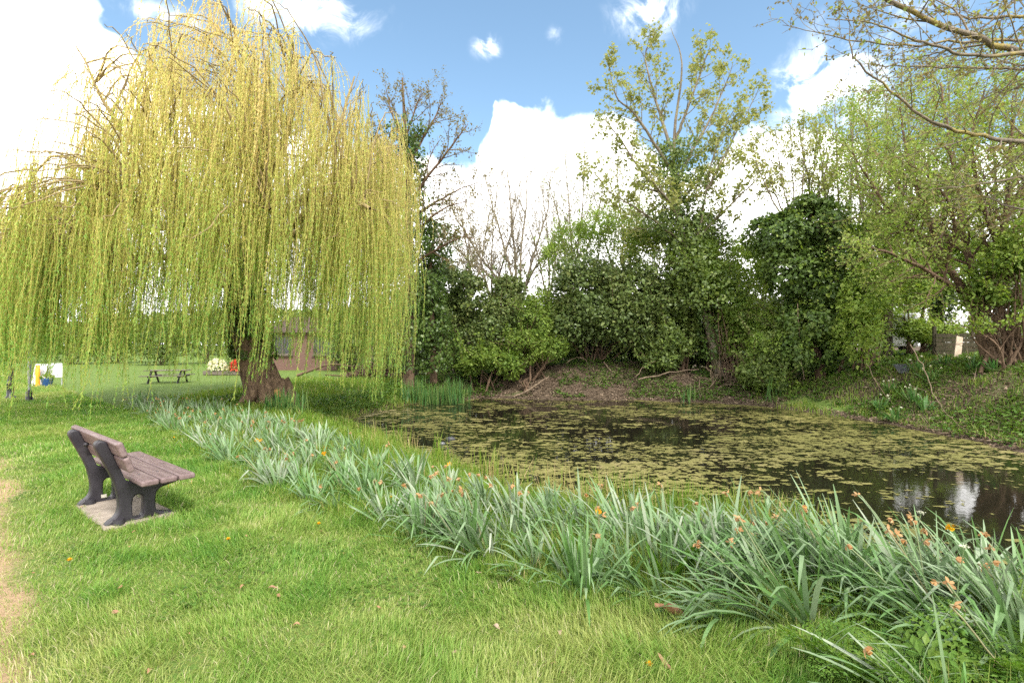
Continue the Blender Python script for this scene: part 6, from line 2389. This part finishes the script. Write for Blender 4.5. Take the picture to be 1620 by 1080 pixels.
def deadwood():
    r = rs(581)
    for pts, r0, lab in (
            ([(1440, 545, 13.6), (1462, 585, 13.0), (1478, 628, 12.4), (1500, 655, 12.0), (1530, 690, 11.6)], .014, 'long bare fallen branch slanting down the right bank to the water'),
            ([(1370, 575, 15.6), (1390, 610, 15), (1415, 645, 14.2)], .010, 'thin fallen branch left of the longer one on the right bank'),
            ([(1010, 600, 20.0), (1060, 590, 20.1), (1105, 584, 20.2)], .035, 'long stick lying up against the exposed sycamore roots'),
            ([(955, 572, 21.6), (962, 582, 21.4), (972, 592, 21.2)], .04, 'orange brown broken stick on the bare mound'),
            ([(1005, 596, 20.4), (1020, 580, 20.5), (1040, 573, 20.5)], .02, 'crooked twig on the bare bank left of the sycamore roots'),
            ([(896, 574, 21.6), (910, 566, 21.6), (925, 568, 21.6), (930, 578, 21.6)], .02, 'arched twig over the bare mound under the biggest evergreen'),
            ([(812, 628, 19.9), (835, 618, 20), (862, 600, 20.4), (868, 594, 20.6)], .05, 'dark fallen limb lying on the far waterline'),
            ([(1262, 480, 17.6), (1266, 540, 17.6), (1272, 600, 17.5)], .014, 'thin pale vine hanging down the front of the ivy column')):
        p = np.array([at(*q) for q in pts])
        hang = 'vine' in lab
        if not hang:
            for q in p:
                q[2] = max(q[2], hz(q[0], q[1]) + .04) if q is not p[-1] else max(hz(q[0], q[1]), WL) + .02
        c = catmull(p, 5)
        c[1:-1] += r.normal(0, .02, (len(c) - 2, 3))
        o = obj('hanging_vine' if hang else 'fallen_branch', *tubes([(c, np.linspace(r0, r0 * .4, len(c)))], 6), M['dead_twig'], loc=c[0])
        _props(o, lab, 'vine' if hang else 'branch')
    # stump at the waterline
    b = on_ground(832, 20.4)
    t = thing('tree_stump', 'small splintered brown stump on the far bank among nettles', 'stump', b)
    ls = [(np.array([b + [0, 0, -.1], b + [0, 0, .12], b + [.02, 0, .25]]), np.array([.13, .10, .09]))]
    for i in range(7):
        a = i * .9
        e = b + [math.cos(a) * .1, math.sin(a) * .1, .2]
        ls.append((np.array([e, e + [r.normal(0, .08), 0, r.uniform(.1, .3)], e + [r.normal(0, .12), 0, r.uniform(.3, .4)]]), np.array([.04, .03, .006])))
    obj('trunk', *tubes(ls, 8), M['brown_bark'], t)
    # tangled roots and dead stems under the sycamore
    b = on_ground(1142, 20.3)
    ls = []
    for i in range(120):
        p = b + [r.normal(.25, .75), r.normal(-.3, .35), 0]
        p[2] = hz(p[0], p[1]) + .02
        d = unit(np.array([r.normal(0, 1), r.normal(-.4, .5), r.normal(.25, .45)]))
        q = path(r, p, d, r.uniform(.4, 1.2), 6, .35, -.06)
        q[:, 2] = np.maximum(q[:, 2], height(q[:, 0], q[:, 1]) + .01)
        ls.append((q, np.linspace(r.uniform(.012, .035), .008, 7)))
    for i in range(40):
        p = b + [r.uniform(-.2, 1.6), r.normal(-.1, .3), 0]
        p[2] = hz(p[0], p[1])
        q = path(r, p, (r.normal(0, .12), r.normal(0, .1), 1), r.uniform(1.2, 2.4), 6, .10, 0)
        ls.append((q, np.linspace(r.uniform(.010, .022), .006, 7)))
    o = obj('root_tangle', *tubes(ls, 5), M['dead_twig'], loc=b)
    _props(o, 'tangle of exposed roots and dead stems at the foot of the sycamore', 'roots')
    # stones in the shallows
    for px, py, s, lab in ((712, 696, .085, 'dark wet stone breaking the surface off the near shore'), (699, 703, .06, 'paler wet stone beside the dark one off the near shore')):
        g = gnd(px, py, WL)
        bm = bmesh.new()
        bmesh.ops.create_icosphere(bm, subdivisions=3, radius=s)
        for v in bm.verts:
            k = 1 + .5 * (noise3(v.co.x * 9, v.co.y * 9, v.co.z * 9, 12) - .5)
            v.co = Vector((v.co.x * 1.2 * k, v.co.y * k, v.co.z * .75 * k))
        o = bm_obj('stone', bm, solid_mat('wet_stone', [(.3, (.03, .03, .035)), (.7, (.06, .06, .065) if 'dark' in lab[:5] else (.16, .16, .17))], scale=12, rough=.25, bump=.5), None, smooth=True, loc=(g[0], g[1], WL + .02))
        _props(o, lab, 'stone', 'stones in the shallows')


deadwood()
